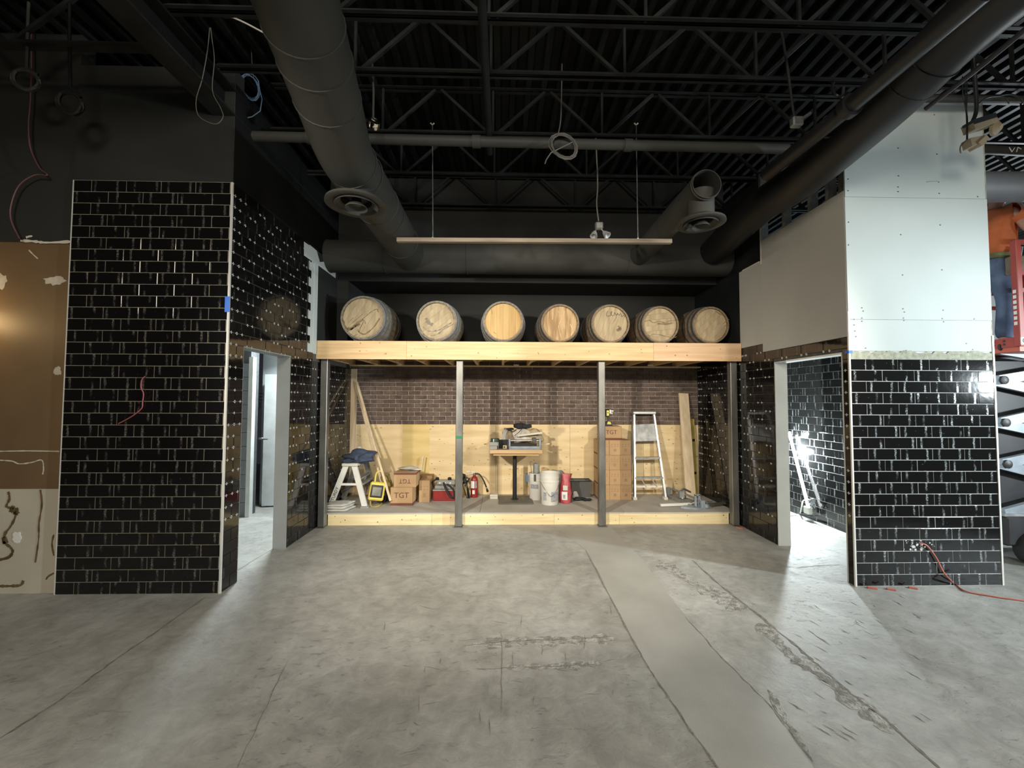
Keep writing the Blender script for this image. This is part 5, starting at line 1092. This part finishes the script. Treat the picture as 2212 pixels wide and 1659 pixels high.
MB().tube(bez([bl+V((-.05, .06, -.02)), bl+V((-.055, .08, .05)), bl+V((-.04, .09, .12))]), .012, 7).build('rear_foot', 'carton_red', la, 60)
# ---- plank, level
p0, p1 = P(1492, 1071, y=6.33), P(1476, 850, y=6.70); p0.z = ZP+.008
solo('timber_plank', 'wide pale timber plank leaning in the right corner', 'plank', MB().beam(p0, p1, .155, .035, (0, -1, 0)), 'fir_z')
p0, p1 = P(1500, 1000, y=6.58), P(1495, 905, y=6.70); p0 = P(1503, 1058, y=6.52); p0.z = ZP+.005
sl = thing('spirit_level', 'yellow green spirit level standing behind the wide plank', 'level', p0); MB().beam(p0, p1, .055, .028, (0, -1, 0)).build('body', 'yellow_dull', sl)
for t in (.3, .72): q = p0.lerp(p1, t); MB().cham(q+V((-.02, -.022, -.02)), q+V((.02, -.012, .02)), .004).build('vial', 'black', sl)
# ---- long tile cutter on the platform, right
lc = thing('tile_cutter', 'long grey tile cutter lying on the platform by the right tiles', 'tile cutter', P(1480, 1090, z=ZP))
a, b = P(1444, 1070, z=ZP), P(1518, 1100, z=ZP); d = (b-a).normalized(); nn = V((-d.y, d.x, 0))
for s in (-.10, .10): MB().beam(a+nn*s+V((0, 0, .02)), b+nn*s+V((0, 0, .02)), .03, .035).build('side_rail', 'alu_dull', lc)
MB().beam(a+V((0, 0, .012)), b+V((0, 0, .012)), .19, .012).build('bed', 'grey_plastic', lc)
for s in (-.02, .02): MB().tube([a+nn*(.05+s)+V((0, 0, .11)), b+nn*(.05+s)+V((0, 0, .09))], .009, 7).build('guide_rail', 'alu_dull', lc, 60)
for q in (a, b): MB().cham(q+V((-.03, -.03, 0)), q+V((.03, .03, .13)), .008).build('end_block', 'steel_blue', lc)
q = a.lerp(b, .42); MB().cham(q+V((-.04, -.03, .04)), q+V((.04, .06, .15)), .01).build('carriage', 'alu_dull', lc); MB().tube(bez([q+V((0, .02, .14)), q+V((.05, .03, .17)), q+V((.16, .05, .12))]), .014, 8).build('handle', 'grey_dark', lc, 60); MB().blob(q+V((-.01, -.05, .05)), (.016, .016, .016), 1, 0, 8).build('knob', 'warm_white', lc, 60)
MB().cham(P(1447, 1066, z=ZP)+V((-.012, -.02, .0)), P(1447, 1066, z=ZP)+V((.025, .02, .19)), .006).build('stop_plate', 'steel_blue', lc)
ps = thing('angle_gauge', 'pale blue curved saw gauge with long white fence on the platform', 'gauge', P(1500, 1102, z=ZP)); c = P(1512, 1098, z=ZP)
pts = [c+V((.30*math.cos(t)-.02, -.10*math.sin(t)-.0, 0)) for t in [math.pi*k/14 for k in range(15)]]
MB().prism([c+V((-.28+.44*k/14, -.085*math.sin(math.pi*min(1, k/14*1.0))-.01, .002)) for k in range(15)]+[c+V((.16, .06, .002)), c+V((-.2, .06, .002))], (0, 0, .028)).build('curved_plate', 'steel_blue', ps)
MB().beam(P(1427, 1091, z=ZP+.03), P(1491, 1088.5, z=ZP+.03), .03, .035).build('fence', 'label_white', ps); MB().tube(bez([P(1491, 1089, z=ZP+.045), P(1500, 1086, z=ZP+.06), P(1504, 1091, z=ZP+.04)]), .008, 6).build('clamp_loop', 'trim', ps, 60)
MB().box(c+V((-.075, -.01, .028)), c+V((-.05, .015, .19))).box(c+V((-.02, -.01, .028)), c+V((.005, .015, .19))).box(c+V((-.075, -.01, .18)), c+V((.005, .015, .20))).build('upright', 'steel_blue', ps)
MB().lathe([(.035, 0), (.035, .045), (.02, .05)], c+V((.07, -.05, .028)), (0, 0, 1), 16).build('knob', 'steel_blue', ps, 40); MB().blob(c+V((.03, .0, .06)), (.05, .035, .035), 4, .3, 12).build('motor', 'black', ps, 60)
solo('scrap_bar', 'grey steel bar lying across behind the saw gauge', 'bar', MB().beam(P(1520, 1092, z=ZP+.05), P(1566, 1086, z=ZP+.05), .04, .03), 'grey_dark')

# ================================================================== CORRIDOR LIGHT
tw = thing('tube_light', 'bright white tube light leaning in the corridor behind the right doorway', 'work light', P(1745, 1095, x=4.40))
p0, p1 = P(1746, 1094, x=4.36), P(1706, 940, x=4.40); p0.z = max(p0.z, .12)
MB().tube([p0, p1], .020, 12).build('tube', 'lamp_glow', tw, 50); MB().cham(p0+V((-.04, -.05, -.10)), p0+V((.03, .05, .0)), .01).build('foot', 'white_plastic', tw); MB().lathe([(.028, 0), (.028, .05)], p1, (p1-p0), 12).build('end_cap', 'white_plastic', tw, 40)
lp = P(1698, 940, x=4.30); tw2 = thing('clamp_lamp', 'glaring clamp lamp just inside the right doorway', 'work light', lp); MB().lathe([(.02, .06), (.05, .03), (.055, 0), (.001, -.012)], lp, (.2, .6, .3), 16).build('lamp_head', 'lamp_glow', tw2, 40); MB().tube([lp+V((0, .03, 0)), V((4.44, lp.y+.05, lp.z-.05))], .010, 7).build('arm', 'white_plastic', tw2, 60)
lo = lamp('corridor_lamp', 'POINT', (4.34, 6.0, .95), 230, (.84, .96, 1.0), .04)
m = MB()
for k in range(3):
    pts = [P(1748+random.uniform(-8, 14), 1085+random.uniform(-8, 14), x=4.36) for _ in range(8)]; m.tube(bez(pts, 4), .007, 5)
solo('cable_tangle', 'knot of wires at the foot of the corridor tube light', 'cables', m, 'label_grey', 60)
cable('lamp_cord', 'white cord curling onto the corridor floor', None, .009, 'cable_white', pts=[P(1745, 1080, x=4.38), P(1735, 1082, x=4.36), P(1731, 1098, x=4.34), P(1727, 1110, z=.012), P(1712, 1113, z=.012), P(1690, 1112, z=.012)])
# wall sconce just out of frame giving the warm glow on the brown wall
ws = thing('wall_sconce', 'warm wall sconce on the brown wall at far left', 'lamp', (-4.72, D1, 2.42)); MB().lathe([(.06, 0), (.075, .16), (.07, .16), (.055, .005)], (-4.72, D1-.06, 2.34), (0, 0, 1), 20).build('shade', 'sconce_glow', ws, 40); MB().cham((-4.76, D1-.02, 2.30), (-4.68, D1+.03, 2.52), .006).build('back_plate', 'lamp_beige', ws)
lamp('sconce_lamp', 'POINT', (-4.74, D1-.20, 2.40), 5, (1, .66, .30), .06)
# ================================================================== SCISSOR LIFT AND WORKER, FAR RIGHT
yN, yF = 4.05, 4.85; xl = P(2198, 640, y=yN).x; zpl = P(2190, 748, y=yN).z; ztp = P(2198, 519, y=yN).z; xr_ = xl+2.3
lf = thing('scissor_lift', 'red scissor lift with grey folding arms right of the white pier', 'lift', (xl+1.1, 4.45, 0))
MB().box((xl, yN, zpl-.05), (xr_, yF, zpl)).build('platform_floor', 'lift_orange', lf)
for (a, b) in (((xl-.012, yN, zpl), (xl+.012, yF, zpl+.10)), ((xl, yN-.012, zpl), (xr_, yN+.012, zpl+.10)), ((xl, yF-.012, zpl), (xr_, yF+.012, zpl+.10))):
    MB().box(a, b).build('toe_board', 'lift_red', lf)
m = MB()
for k in range(8):
    for zz in (.035, .07): m.lathe([(.012, 0), (.012, .002)], (xl-.013, yN+.12+k*.09, zpl+zz), (-1, 0, 0), 8)
o = m.build('toe_board_holes', 'lift_dark', lf); o['kind'] = 'stuff'
for (x0, y0) in ((xl, yN), (xl, yF), (xl+1.1, yN), (xl+1.1, yF), (xr_, yN), (xr_, yF)): MB().cham((x0-.028, y0-.028, zpl), (x0+.028, y0+.028, ztp), .005).build('rail_post', 'lift_red', lf)
for z_ in (ztp-.02, zpl+.58, P(2205, 590, y=yN).z):
    for (a, b) in (((xl, yN, z_), (xr_, yN, z_)), ((xl, yF, z_), (xr_, yF, z_))): MB().beam(a, b, .04, .04).build('guard_rail', 'lift_red', lf)
pl = MB().cham((xl-.03, yN-.034, zpl+.02), (xl+.06, yN-.028, zpl+.09), .002).build('rating_plate', 'label_white', lf); MB().lathe([(.026, 0), (.026, .002), (.019, .002), (.019, 0)], (xl+.015, yN-.034, zpl+.055), (0, -1, 0), 18, True).build('plate_symbol', 'ink', pl)
m = MB()
for k in range(7): m.box((xl-.029, yN-.012, zpl+.22+k*.055), (xl-.0285, yN+.016, zpl+.255+k*.055))
m.build('rail_lettering', 'label_white', lf)
zs_ = [P(2190, v, y=4.3).z for v in (1085, 1000, 912, 822, 752)]; zs_[0] = .52
for k in range(4):
    za, zb = zs_[k], zs_[k+1]
    for yy, mt in ((4.25, 'lift_grey'), (4.62, 'lift_grey')):
        for s, dy in ((0, 0), (1, .06)):
            p0 = (xl+.0, yy+dy, za if s == 0 else zb); p1 = (xl+2.1, yy+dy, zb if s == 0 else za); MB().beam(p0, p1, .045, .10).build('scissor_arm', mt, lf)
    for yy in (4.22,):
        MB().lathe([(.045, 0), (.045, .02), (.02, .03)], (xl+.02, yy, zb), (0, -1, 0), 14).build('pivot_pin', 'lift_dark', lf, 40); MB().lathe([(.035, 0), (.035, .02)], (xl+1.05, yy, (za+zb)/2), (0, -1, 0), 14).build('pivot_pin', 'lift_dark', lf, 40)
    MB().tube([(xl+.02, 4.24, zb), (xl+.02, 4.70, zb)], .025, 10).build('cross_tube', 'lift_grey', lf, 50)
box((xl+.12, 4.40, .53), (xl+2.0, 4.55, zpl-.12)).build('dark_backing_box', 'lift_dark', lf); box((xl-.03, 4.66, .9), (xl+2.0, 4.68, zpl-.08)).build('dark_backing_panel', 'lift_dark', lf)  # dark box and panel added to darken the bright view behind the arms
MB().cham((xl-.05, 4.18, .20), (xr_-.05, 4.78, .50), .02).build('chassis', 'lift_dark', lf); MB().cham((xl+.15, 4.165, .25), (xl+.7, 4.18, .45), .004).build('cover_panel', 'lift_dark', lf); MB().cham((xl-.05, 4.2, .50), (xr_-.1, 4.76, .53), .004).build('deck_edge', 'alu_dull', lf)
for x0 in (xl+.25, xr_-.35):
    for y0 in (4.12, 4.70): MB().lathe([(.10, -.005), (.185, .0), (.19, .03), (.19, .09), (.185, .12), (.10, .125)], (x0, y0, .19), (0, 1, 0), 24).build('wheel', 'rubber', lf, 40)

def skin(name, verts, edges, mat, parent, root=0, sub=2, extra=None):
    me = bpy.data.meshes.new(name); bm = bmesh.new(); ly = bm.verts.layers.skin.verify(); o_ = ORG[parent.name]; vs = []
    for i, (p, r) in enumerate(verts):
        v = bm.verts.new(Vector(p)-o_); v[ly].radius = r if isinstance(r, tuple) else (r, r); v[ly].use_root = (i == root); vs.append(v)
    for a, b in edges: bm.edges.new((vs[a], vs[b]))
    bm.to_mesh(me); bm.free(); ob = bpy.data.objects.new(name, me); C.objects.link(ob)
    ob.modifiers.new('skin', 'SKIN').use_smooth_shade = True; sb = ob.modifiers.new('sub', 'SUBSURF'); sb.levels = sub; sb.render_levels = sub
    dgr = bpy.context.evaluated_depsgraph_get(); m2 = bpy.data.meshes.new_from_object(ob.evaluated_get(dgr)); bpy.data.objects.remove(ob)
    if extra:
        vv = [tuple(v.co) for v in m2.vertices]; ff = [tuple(p.vertices) for p in m2.polygons]; n0 = len(vv)
        vv += [tuple(Vector(v)-o_) for v in extra.v]; ff += [tuple(i+n0 for i in f) for f in extra.f]
        m3 = bpy.data.meshes.new(name); m3.from_pydata(vv, [], ff); m2 = m3
    m2.materials.clear(); m2.materials.append(M[mat]); m2.polygons.foreach_set('use_smooth', [True]*len(m2.polygons))
    o2 = bpy.data.objects.new(name, m2); C.objects.link(o2); o2.parent = parent; ORG[o2.name] = o_; return o2
yc_ = 4.42; xc_ = P(2141, 600, y=yc_).x; zf = zpl
pe_ = thing('person', 'worker in orange t-shirt and dark jeans standing on the red lift', 'person', (xc_, yc_, zf))
def B(x, y, z): return (xc_+x*1.07, yc_+y*1.0, zf+z*1.07)
V_ = [(B(0, 0, .95), (.13, .11)), (B(.02, 0, 1.15), (.125, .10)), (B(.05, 0, 1.36), (.14, .11)), (B(.06, 0, 1.48), .065), (B(.09, 0, 1.56), .055), (B(.11, 0, 1.65), (.075, .09)), (B(.11, 0, 1.74), (.07, .085)),
      (B(.06, -.17, 1.43), .055), (B(.10, -.25, 1.22), .045), (B(.22, -.29, 1.08), .035), (B(.255, -.30, 1.05), (.038, .02)),
      (B(.06, .17, 1.43), .055), (B(.30, .25, 1.40), .045), (B(.53, .24, 1.52), .033), (B(.58, .24, 1.55), (.038, .02)),
      (B(-.01, -.09, .88), .085), (B(.03, -.11, .50), .06), (B(-.04, -.12, .10), .042), (B(.06, -.13, .045), .035),
      (B(-.01, .09, .88), .085), (B(.0, .12, .50), .06), (B(-.06, .13, .10), .042), (B(.05, .14, .045), .035)]
Ed = [(0, 1), (1, 2), (2, 3), (3, 4), (4, 5), (5, 6), (2, 7), (7, 8), (8, 9), (9, 10), (2, 11), (11, 12), (12, 13), (13, 14), (0, 15), (15, 16), (16, 17), (17, 18), (0, 19), (19, 20), (20, 21), (21, 22)]
ex = MB()
for (h, d, n_) in (((.255, -.30, 1.05), V((.8, -.05, -.45)), V((0, 1, .1))), ((.58, .24, 1.55), V((.8, 0, .6)), V((0, 1, 0)))):
    d = d.normalized(); n_ = n_.normalized(); dn = d.cross(n_)
    for k, (o1, L1) in enumerate(((-.03, .062), (-.010, .075), (.010, .072), (.029, .058))):
        b0 = V(B(*h))+d*.02+n_*o1; ex.tube(bez([b0, b0+d*L1*.45+dn*.004, b0+d*L1*.75-dn*.02*(-1 if dn.z > 0 else 1), b0+d*L1*.8-dn*.045*(-1 if dn.z > 0 else 1)], 3), [.010]*5+[.009]*3+[.007]*2, 6)
    b0 = V(B(*h))-d*.03+n_*.03; ex.tube(bez([b0, b0+n_*.03+d*.02, b0+n_*.035+d*.055], 3), [.011, .011, .010, .010, .009, .009, .008], 6)
ex.blob(B(.205, 0, 1.645), (.022, .014, .022), 1, 0, 8); ex.blob(B(.10, -.092, 1.65), (.02, .012, .032), 2, 0, 8); ex.blob(B(.10, .092, 1.65), (.02, .012, .032), 2, 0, 8); ex.blob(B(.175, 0, 1.59), (.03, .035, .02), 1, 0, 8)
skin('body', V_, Ed, 'skin', pe_, 0, 2, ex)
for yy in (-.032, .032): MB().blob(B(.187, yy, 1.675), (.010, .014, .008), 1, 0, 8).build('eye', 'ink', pe_, 60)
MB().blob(B(.192, 0, 1.612), (.008, .028, .006), 1, 0, 8).build('mouth', 'carton_red', pe_, 60)
skin('t_shirt', [(B(-.02, 0, .90), (.165, .135)), (B(.02, 0, 1.12), (.16, .13)), (B(.05, 0, 1.34), (.17, .14)), (B(.06, 0, 1.47), (.09, .10)), (B(.06, -.17, 1.43), .085), (B(.11, -.235, 1.28), .075), (B(.06, .17, 1.43), .085), (B(.20, .225, 1.41), .075)], [(0, 1), (1, 2), (2, 3), (2, 4), (4, 5), (2, 6), (6, 7)], 'shirt', pe_, 1)
skin('jeans', [(B(-.01, 0, .94), (.165, .15)), (B(-.01, -.09, .84), .12), (B(.03, -.11, .50), .082), (B(-.03, -.12, .09), .078), (B(-.01, .09, .84), .12), (B(.0, .12, .50), .082), (B(-.05, .13, .09), .078), (B(-.01, 0, 1.06), (.15, .13))], [(0, 1), (1, 2), (2, 3), (0, 4), (4, 5), (5, 6), (0, 7)], 'jeans', pe_, 0)
for yy, dx in ((-.125, .0), (.135, -.02)): MB().blob(B(.03+dx, yy, .045), (.145, .052, .05), 2, .05, 14).build('boot', 'black_soft', pe_, 60)
MB().lathe([(.178, -.03), (.184, -.028), (.184, .028), (.178, .03)], B(-.01, 0, .96), (.06, 0, 1), 24, True).build('tool_belt', 'olive', pe_, 40)
MB().cham(B(-.06, -.25, .74), B(.10, -.17, .93), .015).build('tool_pouch', 'leather', pe_); MB().cham(B(.09, -.24, .78), B(.17, -.15, .92), .012).build('tool_pouch', 'leather', pe_)
MB().tube([B(.03, -.21, .80), B(.06, -.23, 1.02)], .014, 8).build('tool_handle', 'alu_dull', pe_, 60)
MB().blob(B(.08, 0, 1.735), (.10, .095, .075), 5, .12, 16).build('hair', 'hair', pe_, 60)
